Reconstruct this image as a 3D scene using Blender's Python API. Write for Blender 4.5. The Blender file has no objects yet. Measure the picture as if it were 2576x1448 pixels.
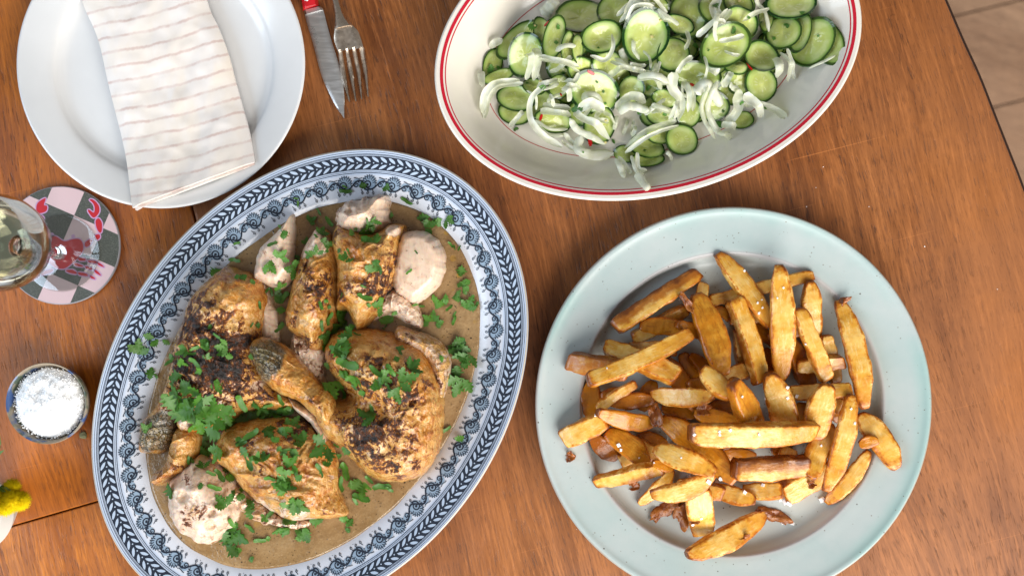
import bpy, bmesh, math, random
import numpy as np
from mathutils import Vector, Matrix, noise
from mathutils.bvhtree import BVHTree

rng = random.Random(7)
PI = math.pi
SC = bpy.context.scene
COL = SC.collection

# ------------------------------------------------------------------ camera
# picture measured in a 2575 x 1448 frame; S metres per unit on the table top, the camera H above it
S, H = 0.00037, 0.92
CU, CV, NV = 1287.5, 724.0, 825.0
cam_d = bpy.data.cameras.new('camera'); cam = bpy.data.objects.new('camera', cam_d); COL.objects.link(cam)
cam.location = (0, 0, H)
cam_d.sensor_width = 36.0
cam_d.lens = 36.0 * H / (2575 * S)
cam_d.shift_y = (NV - CV) / 2575.0
cam_d.clip_start = 0.02; cam_d.clip_end = 50
cam_d.dof.use_dof = True; cam_d.dof.focus_distance = H - 0.03; cam_d.dof.aperture_fstop = 3.2
SC.camera = cam

# ------------------------------------------------------------------ light
world = bpy.data.worlds.new('World'); SC.world = world; world.use_nodes = True
wb = world.node_tree.nodes['Background']
wb.inputs[0].default_value = (1.0, 0.95, 0.90, 1); wb.inputs[1].default_value = 0.19

def area(name, loc, target, sx, sy, energy, color):
    d = bpy.data.lights.new(name, 'AREA'); d.shape = 'RECTANGLE'; d.size = sx; d.size_y = sy
    d.energy = energy; d.color = color
    o = bpy.data.objects.new(name, d); COL.objects.link(o); o.location = loc
    o.rotation_euler = (Vector(target) - Vector(loc)).to_track_quat('-Z', 'Y').to_euler()
    return o
area('window_light', (1.05, -1.75, 1.25), (0.1, 0, 0), 2.7, 1.8, 136, (1.0, 0.965, 0.915))
area('side_window_light', (-1.9, -0.35, 1.15), (-0.1, 0, 0), 1.5, 1.3, 34, (0.68, 0.83, 1.0))

SC.render.engine = 'CYCLES'
SC.cycles.use_denoising = True
SC.cycles.caustics_refractive = True
SC.cycles.caustics_reflective = False
SC.cycles.max_bounces = 10; SC.cycles.transmission_bounces = 10; SC.cycles.transparent_max_bounces = 12
SC.cycles.sample_clamp_indirect = 4.0
SC.view_settings.view_transform = 'Standard'; SC.view_settings.look = 'None'
SC.view_settings.exposure = 0.08; SC.view_settings.gamma = 1.0

def P(u, v, z=0.0):
    k = (1 - z / H) * S
    return Vector(((u - CU) * k, -(v - NV) * k, z))

# zoom tiles of the photograph: (origin u, origin v, units per tile pixel)
TILE = {'U': (0, 0, 1), 'T1': (1395.6, 603.5, .30395), 'T2': (1772.8, 603.5, .30395), 'T3': (1395.6, 980.7, .30395),
        'T4': (1772.8, 980.7, .30395), 'S1': (1068.7, 0, .36914), 'S2': (1571.6, 0, .36893),
        'C1': (326.9, 465.2, .30391), 'C2': (704.1, 452.6, .30385), 'C3': (326.9, 867.5, .3733), 'C4': (704.1, 804.7, .3907),
        'K': (220.0, 364.6, .74795)}
def uv(t, x, y):
    a, b, k = TILE[t]
    return a + x * k, b + y * k

# ------------------------------------------------------------------ helpers: objects
def tag(o, label, cat, group=None):
    o['label'] = label; o['category'] = cat
    if group: o['group'] = group
    return o
def empty(name, loc, label, cat, group=None, rz=0):
    o = bpy.data.objects.new(name, None); COL.objects.link(o); o.location = loc; o.rotation_euler = (0, 0, rz)
    o.empty_display_size = .01
    return tag(o, label, cat, group)
def new_mesh(name, verts, faces, mat=None, smooth=True):
    me = bpy.data.meshes.new(name)
    me.from_pydata([tuple(map(float, v)) for v in verts], [], [tuple(map(int, f)) for f in faces]); me.update()
    if smooth: me.polygons.foreach_set('use_smooth', [True] * len(me.polygons))
    if mat:
        for m in (mat if isinstance(mat, (list, tuple)) else [mat]): me.materials.append(m)
    return me
def obj(name, me, parent=None, loc=None, kind=None):
    o = bpy.data.objects.new(name, me); COL.objects.link(o)
    if parent is not None: o.parent = parent
    if loc is not None: o.location = loc
    if kind: o['kind'] = kind
    return o
def fattr(me, name, vals):
    a = me.attributes.new(name, 'FLOAT', 'POINT'); a.data.foreach_set('value', np.asarray(vals, dtype=np.float32))
def sharpen(me, deg=40):
    me.set_sharp_from_angle(angle=math.radians(deg))

# ------------------------------------------------------------------ helpers: nodes
class Mat:
    def __init__(s, name):
        s.m = bpy.data.materials.new(name); s.m.use_nodes = True
        s.t = s.m.node_tree; s.b = s.t.nodes['Principled BSDF']; s.out = s.t.nodes['Material Output']
    def n(s, ty): return s.t.nodes.new('ShaderNode' + ty)
    def put(s, sock, v):
        if isinstance(v, bpy.types.NodeSocket): s.t.links.new(v, sock)
        elif isinstance(v, (tuple, list)): sock.default_value = tuple(v) + ((1,) if len(v) == 3 and sock.type == 'RGBA' else ())
        elif sock.type == 'RGBA': sock.default_value = (v, v, v, 1)
        else: sock.default_value = v
    def set(s, **k):
        nm = {'color': 'Base Color', 'rough': 'Roughness', 'sss': 'Subsurface Weight', 'ssr': 'Subsurface Radius', 'sscale': 'Subsurface Scale',
              'metal': 'Metallic', 'spec': 'Specular IOR Level', 'trans': 'Transmission Weight', 'ior': 'IOR', 'coat': 'Coat Weight',
              'coatr': 'Coat Roughness', 'normal': 'Normal', 'sheen': 'Sheen Weight', 'alpha': 'Alpha', 'aniso': 'Anisotropic'}
        for a, v in k.items(): s.put(s.b.inputs[nm[a]], v)
        return s
    def coord(s, which='Object'): return s.n('TexCoord').outputs[which]
    def mapping(s, vec, scale=(1, 1, 1), rot=(0, 0, 0), loc=(0, 0, 0)):
        m = s.n('Mapping'); s.put(m.inputs['Vector'], vec); m.inputs['Scale'].default_value = scale
        m.inputs['Rotation'].default_value = rot; m.inputs['Location'].default_value = loc
        return m.outputs[0]
    def noise(s, vec, scale, detail=3, rough=.55, dist=0, color=False):
        m = s.n('TexNoise'); s.put(m.inputs['Vector'], vec); m.inputs['Scale'].default_value = scale
        m.inputs['Detail'].default_value = detail; m.inputs['Roughness'].default_value = rough; m.inputs['Distortion'].default_value = dist
        return m.outputs['Color' if color else 'Fac']
    def voro(s, vec, scale, feat='F1', out='Distance', rand=1):
        m = s.n('TexVoronoi'); m.feature = feat; s.put(m.inputs['Vector'], vec); m.inputs['Scale'].default_value = scale
        m.inputs['Randomness'].default_value = rand
        return m.outputs[out]
    def math(s, op, a, b=0.0, c=None, clamp=False):
        m = s.n('Math'); m.operation = op; m.use_clamp = clamp; s.put(m.inputs[0], a); s.put(m.inputs[1], b)
        if c is not None: s.put(m.inputs[2], c)
        return m.outputs[0]
    def step(s, x, lo, hi, a=0.0, b=1.0):
        m = s.n('MapRange'); m.interpolation_type = 'SMOOTHSTEP'; s.put(m.inputs[0], x)
        for i, v in zip((1, 2, 3, 4), (lo, hi, a, b)): s.put(m.inputs[i], v)
        return m.outputs[0]
    def mix(s, f, a, b, mode='MIX'):
        m = s.n('Mix'); m.data_type = 'RGBA'; m.blend_type = mode
        s.put(m.inputs['Factor'], f); s.put(m.inputs[6], a); s.put(m.inputs[7], b)
        return m.outputs[2]
    def attr(s, name, ty='GEOMETRY', out='Fac'):
        m = s.n('Attribute'); m.attribute_name = name; m.attribute_type = ty
        return m.outputs[out]
    def rnd(s): return s.n('ObjectInfo').outputs['Random']
    def bump(s, h, strength=.3, dist=.001, normal=None):
        m = s.n('Bump'); s.put(m.inputs['Height'], h); m.inputs['Strength'].default_value = strength; m.inputs['Distance'].default_value = dist
        if normal is not None: s.put(m.inputs['Normal'], normal)
        return m.outputs[0]
    def translucent(s, fac, color):
        tr = s.n('BsdfTranslucent'); s.put(tr.inputs[0], color)
        mx = s.n('MixShader'); mx.inputs[0].default_value = fac
        s.t.links.new(s.b.outputs[0], mx.inputs[1]); s.t.links.new(tr.outputs[0], mx.inputs[2]); s.t.links.new(mx.outputs[0], s.out.inputs[0])
        return s

M = {}
def plain(name, color, rough=.5, **k):
    m = Mat(name); m.set(color=color, rough=rough, **k); M[name] = m.m
    return m

def wood(name, c_dark, c_mid, c_light, ang, rough=.42, seed=0.0):
    m = Mat(name); co = m.mapping(m.coord(), rot=(0, 0, ang), loc=(seed, seed * .7, 0))
    warp = m.noise(m.mapping(co, (1, .35, 1)), 5, 2, color=True)
    cw = m.mix(.06, co, warp)
    big = m.noise(m.mapping(cw, (7, .9, 1)), 1.4, 3, .5)
    band = m.noise(m.mapping(cw, (38, 1.6, 1)), 1.0, 4, .6)
    fib = m.noise(m.mapping(cw, (360, 20, 1)), 1.0, 4, .68)
    blot = m.noise(co, 7, 4, .6)
    c = m.mix(m.step(big, .36, .64), c_mid, c_light)
    c = m.mix(m.step(band, .46, .64, 0, .6), c, c_dark)
    c = m.mix(m.step(fib, .36, .54, .42, 0), c, c_dark)
    c = m.mix(m.step(fib, .53, .66, 0, .40), c, tuple(min(1, x * 1.55) for x in c_light))
    c = m.mix(m.step(blot, .44, .66, 0, .34), c, c_dark)
    pore = m.noise(m.mapping(cw, (700, 60, 1)), 1.0, 2, .5)
    pm = m.step(pore, .595, .67)
    pm2 = m.math('MULTIPLY', pm, m.step(band, .38, .58, .35, 1))
    c = m.mix(m.math('MULTIPLY', pm2, .62), c, tuple(x * .25 for x in c_dark))
    pf = m.step(m.noise(m.mapping(cw, (950, 85, 1), loc=(3, 7, 0)), 1.0, 2, .5), .56, .66)
    c = m.mix(m.math('MULTIPLY', pf, .38), c, tuple(x * .45 for x in c_dark))
    scr = m.noise(m.mapping(co, (45, 45, 1), rot=(0, 0, .5)), 1.0, 6, .75)
    c = m.mix(m.step(scr, .62, .72, 0, .6), c, tuple(x * .35 for x in c_dark))
    big2 = m.noise(m.mapping(co, (3.2, 1.6, 1)), 1.0, 4, .6, .6)
    c = m.mix(m.step(big2, .40, .66, .0, .40), c, tuple(min(1, x * 1.25) for x in c_light))
    c = m.mix(m.step(big2, .46, .30, .0, .35), c, c_dark)
    sc1 = m.noise(m.mapping(co, (4, 700, 1), rot=(0, 0, .75)), 1.0, 2, .5)
    c = m.mix(m.math('MULTIPLY', m.step(sc1, .72, .76), .35), c, tuple(min(1, x * 2.2) for x in c_light))
    wear = m.noise(m.mapping(co, (16, 9, 1)), 1.0, 5, .7)
    c = m.mix(m.step(wear, .56, .72, 0, .20), c, tuple(min(1, x * 1.9) for x in c_light))
    r = m.math('ADD', m.step(blot, .36, .64, rough - .08, rough + .1), m.math('MULTIPLY', pm, .15))
    h = m.math('SUBTRACT', m.math('MULTIPLY', fib, .8), pm2)
    m.set(color=c, rough=r, normal=m.bump(h, .5, .0006), spec=.5)
    M[name] = m.m
GRAIN_R, GRAIN_L = -.25, -.22
wood('wood_top', (.112, .031, .007), (.262, .085, .020), (.365, .133, .039), GRAIN_R, .44)
wood('wood_left', (.155, .034, .003), (.36, .093, .007), (.46, .135, .014), GRAIN_L, .38, 1.3)
wood('wood_low', (.185, .046, .004), (.42, .123, .010), (.53, .18, .020), GRAIN_L, .38, 2.9)
wood('wood_floor', (.20, .11, .065), (.33, .195, .12), (.39, .245, .155), math.radians(104), .5, 4.4)
plain('gap', (.02, .012, .008), .9)
plain('edge_stain_shade', (.030, .012, .006), .35)

# glazes
def glaze(name, c, rough=.12, mottle=.04, coat=.0):
    m = Mat(name); co = m.coord()
    n1 = m.noise(co, 30, 3)
    col = m.mix(m.step(n1, .3, .7, 0, 1), c, tuple(x * (1 - mottle) for x in c))
    m.set(color=col, rough=rough, spec=.5, normal=m.bump(m.noise(co, 60, 2), .06, .001), coat=coat)
    M[name] = m.m
glaze('white_glaze', (.70, .705, .71), .16)
glaze('dish_glaze', (.77, .72, .645), .14)
def platter_mat():
    m = Mat('platter_glaze'); co = m.coord(); d = m.attr('inset')
    c = m.mix(m.step(d, .0215, .0245), (.47, .56, .715), (.61, .65, .735))
    c = m.mix(m.step(m.noise(co, 26, 4, .6), .4, .65, 0, .25), c, (.56, .60, .66))
    m.set(color=c, rough=m.step(m.noise(co, 40, 3), .35, .65, .10, .20), spec=.5, normal=m.bump(m.noise(co, 45, 2), .08, .001)); M['platter_glaze'] = m.m
platter_mat()
plain('red_line', (.50, .012, .030), .2)
plain('red_thin', (.52, .10, .09), .2)
plain('print_dark', (.022, .030, .048), .22)
plain('print_mid', (.27, .37, .49), .22)
plain('print_pale', (.43, .53, .68), .22)
plain('gilt_edge', (.50, .44, .36), .35)

def chip_plate_mat():
    m = Mat('celadon_glaze'); co = m.coord(); d = m.attr('inset')
    n = m.noise(co, 14, 4, .6); nf = m.noise(co, 260, 3, .6)
    c = m.mix(m.step(n, .35, .65), (.375, .46, .455), (.435, .49, .485))
    well = m.step(d, .036, .043)
    c = m.mix(well, c, (.475, .515, .50))
    ring = m.math('MULTIPLY', m.step(d, .018, .004), m.step(m.noise(co, 9, 3, .6), .42, .66))
    c = m.mix(m.math('MULTIPLY', ring, .55), c, (.26, .46, .43))
    ringln = m.math('MULTIPLY', m.step(d, .0385, .0405), m.step(d, .0445, .042))
    c = m.mix(m.math('MULTIPLY', ringln, .35), c, (.36, .27, .29))
    edge = m.step(d, .0025, .0006)
    c = m.mix(m.math('MULTIPLY', edge, m.step(n, .3, .6, .25, .8)), c, (.33, .27, .22))
    v = m.voro(co, 190); v2 = m.voro(m.mapping(co, loc=(.3, .1, 0)), 110)
    sp = m.math('MULTIPLY', m.step(v, .14, .07), m.step(m.noise(co, 60, 2), .47, .56))
    sp2 = m.math('MULTIPLY', m.step(v2, .10, .05), m.step(m.noise(co, 33, 2), .5, .6))
    c = m.mix(m.math('MULTIPLY', sp, .75), c, (.14, .10, .06)); c = m.mix(sp2, c, (.07, .055, .04))
    m.set(color=c, rough=m.step(nf, .3, .7, .30, .42), spec=.45, normal=m.bump(m.noise(co, 120, 3), .12, .0006))
    M['celadon_glaze'] = m.m
chip_plate_mat()

def sauce_mat():
    m = Mat('sauce'); co = m.coord()
    n1 = m.noise(co, 22, 4, .6, .6); n2 = m.noise(co, 520, 3, .7); n3 = m.noise(co, 90, 4, .6)
    c = m.mix(m.step(n1, .36, .64), (.255, .150, .060), (.325, .205, .095))
    c = m.mix(m.step(n3, .48, .64, 0, .4), c, (.175, .092, .030))
    c = m.mix(m.step(n2, .50, .64, 0, .22), c, (.42, .29, .15))
    c = m.mix(m.step(n2, .46, .34, 0, .25), c, (.17, .095, .034))
    v = m.voro(co, 330); dk = m.math('MULTIPLY', m.step(v, .26, .12), m.step(m.noise(co, 70, 2), .45, .58))
    c = m.mix(m.math('MULTIPLY', dk, .9), c, (.040, .022, .010))
    v2 = m.voro(m.mapping(co, loc=(.2, .4, 0)), 120); dk2 = m.math('MULTIPLY', m.step(v2, .14, .07), m.step(m.noise(co, 25, 2), .46, .56))
    c = m.mix(dk2, c, (.025, .016, .010))
    oil = m.math('MULTIPLY', m.step(m.voro(co, 75), .26, .18), m.step(m.noise(co, 18, 2), .54, .62))
    c = m.mix(m.math('MULTIPLY', oil, .6), c, (.38, .21, .02))
    m.set(color=c, rough=m.step(n3, .3, .7, .06, .20), normal=m.bump(m.math('ADD', m.math('ADD', n3, m.math('MULTIPLY', n1, 1.5)), m.math('MULTIPLY', n2, .15)), .55, .0025), spec=.7)
    M['sauce'] = m.m
sauce_mat()

def chicken_mat():
    m = Mat('roast_chicken'); co = m.coord()
    ch = m.attr('char'); me = m.attr('meat'); scl = m.attr('scale')
    n1 = m.step(m.noise(co, 34, 4, .6, .5), .36, .64); n2 = m.step(m.noise(co, 150, 4, .65, .5), .34, .66)
    n3 = m.noise(co, 430, 3, .6); n4 = m.step(m.noise(co, 70, 5, .7, 1.0), .34, .66); n5 = m.step(m.noise(co, 330, 4, .7), .36, .64)
    fbr = m.step(m.noise(m.mapping(co, (1, .3, 1), rot=(0, 0, .9)), 190, 4, .65, .4), .38, .62)
    c = m.mix(n1, (.50, .185, .014), (.62, .32, .075))
    c = m.mix(m.math('MULTIPLY', m.step(n4, .5, .0), .55), c, (.70, .45, .17))
    c = m.mix(m.math('MULTIPLY', fbr, .28), c, (.66, .40, .13))
    c = m.mix(m.math('MULTIPLY', m.step(n4, .55, 1.0), .75), c, (.40, .115, .010))
    c = m.mix(m.math('MULTIPLY', m.step(n2, .6, 1.0), .45), c, (.36, .105, .012))
    # bare meat
    st = m.noise(m.mapping(co, (1, .25, 1), rot=(0, 0, .5)), 260, 3, .6)
    mc = m.mix(m.step(st, .40, .66), (.76, .575, .43), (.66, .455, .32))
    mc = m.mix(m.math('MULTIPLY', n1, .5), mc, (.80, .67, .55))
    dirt = m.attr('dirt')
    mc = m.mix(m.math('MULTIPLY', m.step(n4, .60, .95), m.math('ADD', m.math('MULTIPLY', dirt, .42), .0)), mc, (.35, .17, .08))
    mc = m.mix(m.math('MULTIPLY', m.step(n2, .62, .98), m.math('MULTIPLY', dirt, .35)), mc, (.20, .10, .05))
    mfac = m.step(m.math('ADD', me, m.math('MULTIPLY', m.math('SUBTRACT', n4, .5), .25)), .42, .58)
    c = m.mix(mfac, c, mc)
    # browning and char in patches
    nz = m.math('ADD', m.math('MULTIPLY', m.math('SUBTRACT', n4, .5), .80), m.math('MULTIPLY', m.math('SUBTRACT', n2, .5), .70))
    nz = m.math('ADD', nz, m.math('MULTIPLY', m.math('SUBTRACT', n5, .5), .40))
    cf = m.math('ADD', m.math('MULTIPLY', ch, .86), m.math('MULTIPLY', nz, m.step(ch, .0, .30, .50, 1.15)))
    c = m.mix(m.step(cf, .20, .46, 0, .9), c, (.23, .055, .006))
    c = m.mix(m.step(cf, .48, .74, 0, .95), c, (.085, .024, .006))
    c = m.mix(m.step(cf, .96, 1.20), c, (.012, .008, .007))
    dots = m.math('MULTIPLY', m.step(m.voro(co, 240), .18, .09), m.step(n1, .55, .85))
    c = m.mix(m.math('MULTIPLY', m.math('MULTIPLY', dots, m.math('SUBTRACT', 1.0, mfac)), .7), c, (.05, .018, .008))
    # scaly shank skin
    ve = m.voro(m.mapping(co, (1, 1, .6)), 250, 'DISTANCE_TO_EDGE')
    sc = m.mix(n1, (.20, .145, .050), (.17, .165, .155))
    sc = m.mix(m.math('MULTIPLY', m.step(n4, .5, .9), .6), sc, (.24, .12, .03))
    sc = m.mix(m.step(ve, .12, .03, 0, .8), sc, (.05, .035, .015))
    sf = m.step(m.math('ADD', scl, m.math('MULTIPLY', m.math('SUBTRACT', n1, .5), .25)), .35, .6)
    c = m.mix(sf, c, sc)
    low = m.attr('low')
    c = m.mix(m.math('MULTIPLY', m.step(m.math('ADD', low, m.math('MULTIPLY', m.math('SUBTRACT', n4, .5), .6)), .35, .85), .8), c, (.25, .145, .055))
    hgt = m.math('MULTIPLY', m.math('ADD', m.math('MULTIPLY', n2, .55), m.math('ADD', m.math('MULTIPLY', n3, .6), m.math('MULTIPLY', fbr, .35))), m.mix(mfac, 1.0, .14))
    hgt = m.math('ADD', hgt, m.math('MULTIPLY', m.math('MULTIPLY', m.step(ve, 0, .12), sf), .6))
    hgt = m.math('ADD', hgt, m.math('MULTIPLY', m.step(cf, .4, .9), m.math('ADD', n5, .3)))
    rough = m.mix(mfac, m.step(n2, .1, .9, .10, .26), .40)
    rough = m.math('ADD', rough, m.step(cf, .5, .9, 0, .14))
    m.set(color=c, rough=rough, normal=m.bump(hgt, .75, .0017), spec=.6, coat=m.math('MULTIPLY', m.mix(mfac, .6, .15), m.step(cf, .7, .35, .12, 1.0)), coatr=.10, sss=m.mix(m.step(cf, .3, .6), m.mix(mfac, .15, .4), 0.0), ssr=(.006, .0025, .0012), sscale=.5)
    M['roast_chicken'] = m.m
chicken_mat()

def leaf_mat():
    m = Mat('parsley'); co = m.coord(); r = m.rnd(); e = m.attr('vein')
    c = m.mix(r, (.030, .135, .008), (.125, .36, .030))
    c = m.mix(m.step(m.math('FRACT', m.math('MULTIPLY', r, 13.7)), .72, .95, 0, .6), c, (.15, .29, .07))
    c = m.mix(m.math('MULTIPLY', e, .45), c, (.16, .30, .09))
    c = m.mix(m.step(m.noise(co, 300, 2), .4, .7, 0, .4), c, (.018, .075, .012))
    m.set(color=c, rough=.33, spec=.45, normal=m.bump(m.noise(co, 420, 2), .3, .0005))
    m.translucent(.28, (.12, .30, .02))
    M['parsley'] = m.m
leaf_mat()

def cucumber_mat():
    m = Mat('cucumber_flesh'); co = m.n('UVMap').outputs[0]
    sx = m.n('SeparateXYZ'); m.put(sx.inputs[0], co)
    x, y = sx.outputs[0], sx.outputs[1]
    r = m.math('SQRT', m.math('ADD', m.math('MULTIPLY', x, x), m.math('MULTIPLY', y, y)))
    ang = m.math('ARCTAN2', y, x); tone = m.attr('tone'); oc = m.coord()
    n = m.noise(oc, 90, 3); nf = m.noise(co, 7, 3, .6)
    c = m.mix(m.step(r, .35, .78), (.58, .63, .20), (.46, .57, .17))
    c = m.mix(m.step(n, .40, .62, 0, .5), c, (.68, .73, .40))
    # three seed chambers with almond seeds
    sec = m.math('COSINE', m.math('MULTIPLY', ang, 3.0))
    spoke = m.math('COSINE', m.math('ADD', m.math('MULTIPLY', ang, 13.0), m.math('MULTIPLY', nf, 9.0)))
    zone = m.math('MULTIPLY', m.step(r, .10, .22), m.step(r, .60, .48))
    seed = m.math('MULTIPLY', m.math('MULTIPLY', m.step(spoke, .35, .8), m.math('MULTIPLY', m.step(r, .20, .28), m.step(r, .50, .40))), m.step(sec, -.5, .2))
    c = m.mix(m.math('MULTIPLY', zone, .5), c, (.42, .48, .11))
    c = m.mix(m.math('MULTIPLY', seed, .45), c, (.74, .78, .52))
    c = m.mix(m.math('MULTIPLY', m.math('MULTIPLY', m.step(r, .06, .0), .5), 1.0), c, (.60, .66, .40))
    c = m.mix(m.step(r, .72, .89, 0, .8), c, (.14, .31, .045))
    c = m.mix(m.step(m.math('ADD', r, m.math('MULTIPLY', m.math('SUBTRACT', nf, .5), .05)), .862, .915), c, (.007, .042, .006))
    c = m.mix(m.math('MULTIPLY', tone, .60), c, (.185, .240, .032))
    c = m.mix(m.math('MULTIPLY', m.math('MULTIPLY', tone, m.step(r, .89, .935)), 1.0), c, (.008, .042, .009))
    m.set(color=c, rough=m.step(n, .3, .7, .06, .18), sss=.22, ssr=(.004, .005, .002), sscale=.5, spec=.5,
          normal=m.bump(m.math('ADD', m.noise(oc, 150, 3), m.math('MULTIPLY', seed, .6)), .28, .0008))
    M['cucumber_flesh'] = m.m
    k = Mat('cucumber_skin'); oc = k.coord()
    c = k.mix(k.step(k.noise(oc, 200, 2), .4, .65), (.010, .055, .012), (.05, .16, .03))
    k.set(color=c, rough=.22); M['cucumber_skin'] = k.m
cucumber_mat()

def fennel_mat():
    m = Mat('fennel'); co = m.coord(); w = m.attr('along')
    n = m.noise(co, 120, 3)
    c = m.mix(m.step(n, .3, .7), (.86, .87, .79), (.80, .82, .66))
    st = m.noise(m.mapping(m.n('UVMap').outputs[0], (9, .6, 1)), 1.0, 3)
    c = m.mix(m.step(st, .5, .72, 0, .4), c, (.58, .62, .42))
    c = m.mix(m.step(m.rnd(), .7, 1.0, 0, .45), c, (.60, .62, .40))
    m.set(color=c, rough=.18, sss=.2, ssr=(.006, .006, .004), sscale=.5, normal=m.bump(st, .25, .0006))
    m.translucent(.30, (.80, .83, .62))
    tp = m.n('BsdfTransparent'); mx = m.n('MixShader'); prev = m.out.inputs[0].links[0].from_socket
    m.put(mx.inputs[0], m.step(m.rnd(), .1, 1.0, .05, .45)); m.t.links.new(prev, mx.inputs[1]); m.t.links.new(tp.outputs[0], mx.inputs[2]); m.t.links.new(mx.outputs[0], m.out.inputs[0])
    M['fennel'] = m.m
fennel_mat()

def chip_mat(name, skin):
    m = Mat(name); co = m.coord(); e = m.attr('edge'); tn = m.attr('tone')
    n1 = m.noise(co, 75, 4, .6); n2 = m.noise(co, 300, 3, .6); n3 = m.noise(co, 34, 3, .6)
    gr = m.noise(m.mapping(co, (.22, 1, 1)), 330, 3, .65)
    if skin:
        c = m.mix(m.step(n1, .38, .62), (.52, .185, .009), (.68, .305, .026))
        c = m.mix(m.step(gr, .48, .66, 0, .6), c, (.33, .105, .008))
        c = m.mix(m.step(n3, .48, .62, 0, .6), c, (.27, .075, .006))
    else:
        c = m.mix(m.step(n1, .36, .60), (.80, .50, .135), (.70, .345, .038))
        c = m.mix(m.step(gr, .5, .66, 0, .6), c, (.84, .61, .26))
        c = m.mix(m.step(n3, .50, .62, 0, .7), c, (.60, .235, .018))
    t = m.math('ADD', m.math('MULTIPLY', e, .85), m.math('MULTIPLY', m.math('SUBTRACT', n1, .5), 1.3))
    t = m.math('ADD', t, m.math('MULTIPLY', m.math('SUBTRACT', n2, .5), 1.0))
    c = m.mix(m.step(t, .24, .58, 0, .92), c, (.50, .150, .007))
    c = m.mix(m.step(t, .66, .95, 0, .92), c, (.19, .040, .004))
    t2 = m.math('ADD', m.math('ADD', tn, .10), m.math('MULTIPLY', m.math('SUBTRACT', n1, .5), 1.2))
    c = m.mix(m.step(t2, .30, .85, 0, .85), c, (.30, .080, .007))
    c = m.mix(m.step(t2, .95, 1.35, 0, .8), c, (.085, .022, .008))
    h = m.math('ADD', m.math('MULTIPLY', n2, .6), m.math('MULTIPLY', gr, .6))
    m.set(color=c, rough=m.step(n1, .3, .7, .15 if skin else .20, .36), spec=.5, normal=m.bump(h, .5, .0011), sss=.10, ssr=(.004, .002, .0008), sscale=.5)
    M[name] = m.m
chip_mat('chip_cut', False); chip_mat('chip_skin', True)

def crisp_mat():
    m = Mat('crisp'); co = m.coord()
    n = m.noise(co, 150, 4, .65)
    c = m.mix(m.step(n, .35, .65), (.20, .048, .010), (.36, .12, .022))
    m.set(color=c, rough=.24, normal=m.bump(n, .7, .002)); M['crisp'] = m.m
crisp_mat()

def napkin_mat():
    m = Mat('napkin_cloth'); co = m.n('UVMap').outputs[0]
    sx = m.n('SeparateXYZ'); m.put(sx.inputs[0], co)
    y = m.math('ADD', sx.outputs[1], m.math('MULTIPLY', m.math('SUBTRACT', m.noise(co, 7, 3), .5), .020))
    y = m.math('ADD', y, m.math('MULTIPLY', m.math('SUBTRACT', m.noise(co, 60, 2), .5), .006))
    f = m.math('FRACT', m.math('MULTIPLY', y, 18.0))
    d = m.math('ABSOLUTE', m.math('SUBTRACT', f, .5))
    st = m.step(m.math('ADD', d, m.math('MULTIPLY', m.math('SUBTRACT', m.noise(co, 90, 3), .5), .05)), .15, .02)
    n = m.noise(co, 5, 3)
    c = m.mix(m.step(n, .40, .62), (.82, .77, .735), (.82, .75, .68))
    c = m.mix(m.step(m.noise(m.mapping(co, loc=(3, 1, 0)), 3.3, 2), .60, .72, 0, .35), c, (.84, .72, .58))
    c = m.mix(m.math('MULTIPLY', st, m.step(m.noise(co, 9, 3), .35, .65, .3, .75)), c, (.60, .43, .385))
    we = m.math('ADD', m.noise(m.mapping(co, (1, 6, 1)), 170, 2), m.noise(m.mapping(co, (6, 1, 1)), 170, 2))
    m.set(color=c, rough=.9, spec=.15, sheen=.2, normal=m.bump(we, .35, .0006)); M['napkin_cloth'] = m.m
napkin_mat()

def metal(name, c, rough, sc=(1, 40, 1), st=.1):
    m = Mat(name); co = m.coord()
    n = m.noise(m.mapping(co, sc), 60, 3)
    m.set(color=c, metal=1, rough=m.step(n, .3, .7, rough - .05, rough + .08), normal=m.bump(n, st, .0003)); M[name] = m.m
metal('blade_steel', (.80, .80, .80), .42, (1, 8, 1), .02)
metal('fork_silver', (.66, .56, .46), .30, (4, 4, 4), .05)
plain('red_handle', (.62, .012, .022), .22, coat=.3)
plain('etch', (.20, .19, .19), .55)

def coaster_mat():
    m = Mat('coaster_check'); co = m.mapping(m.coord(), rot=(0, 0, math.radians(23.5)), loc=(-.0005, -.0304, .01))
    ck = m.n('TexChecker'); m.put(ck.inputs[0], co); ck.inputs['Scale'].default_value = 1 / .0290
    c = m.mix(ck.outputs['Fac'], (.062, .070, .058), (.63, .46, .48))
    c = m.mix(m.step(m.noise(co, 900, 2), .4, .8, 0, .18), c, (.5, .45, .43))
    m.set(color=c, rough=.30, coat=.2); M['coaster_check'] = m.m
coaster_mat()
plain('coaster_edge', (.32, .33, .36), .35)
plain('crab_red', (.47, .020, .030), .3)
plain('crab_lilac', (.50, .30, .50), .3)

def thin_glass():
    m = Mat('clear_glass')
    t = m.n('BsdfTransparent'); t.inputs[0].default_value = (.965, .975, .965, 1)
    g = m.n('BsdfGlossy'); g.inputs['Roughness'].default_value = .02
    lw = m.n('LayerWeight'); lw.inputs[0].default_value = .45
    f = m.step(lw.outputs['Facing'], .0, 1.0, .08, .8)
    mx = m.n('MixShader'); m.put(mx.inputs[0], f); m.t.links.new(t.outputs[0], mx.inputs[1]); m.t.links.new(g.outputs[0], mx.inputs[2])
    m.t.links.new(mx.outputs[0], m.out.inputs[0]); M['clear_glass'] = m.m
thin_glass()
plain('solid_glass', (1, 1, 1), .01, trans=1.0, ior=1.48)
plain('white_wine', (.985, .965, .78), .0, trans=1.0, ior=1.33)

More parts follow.
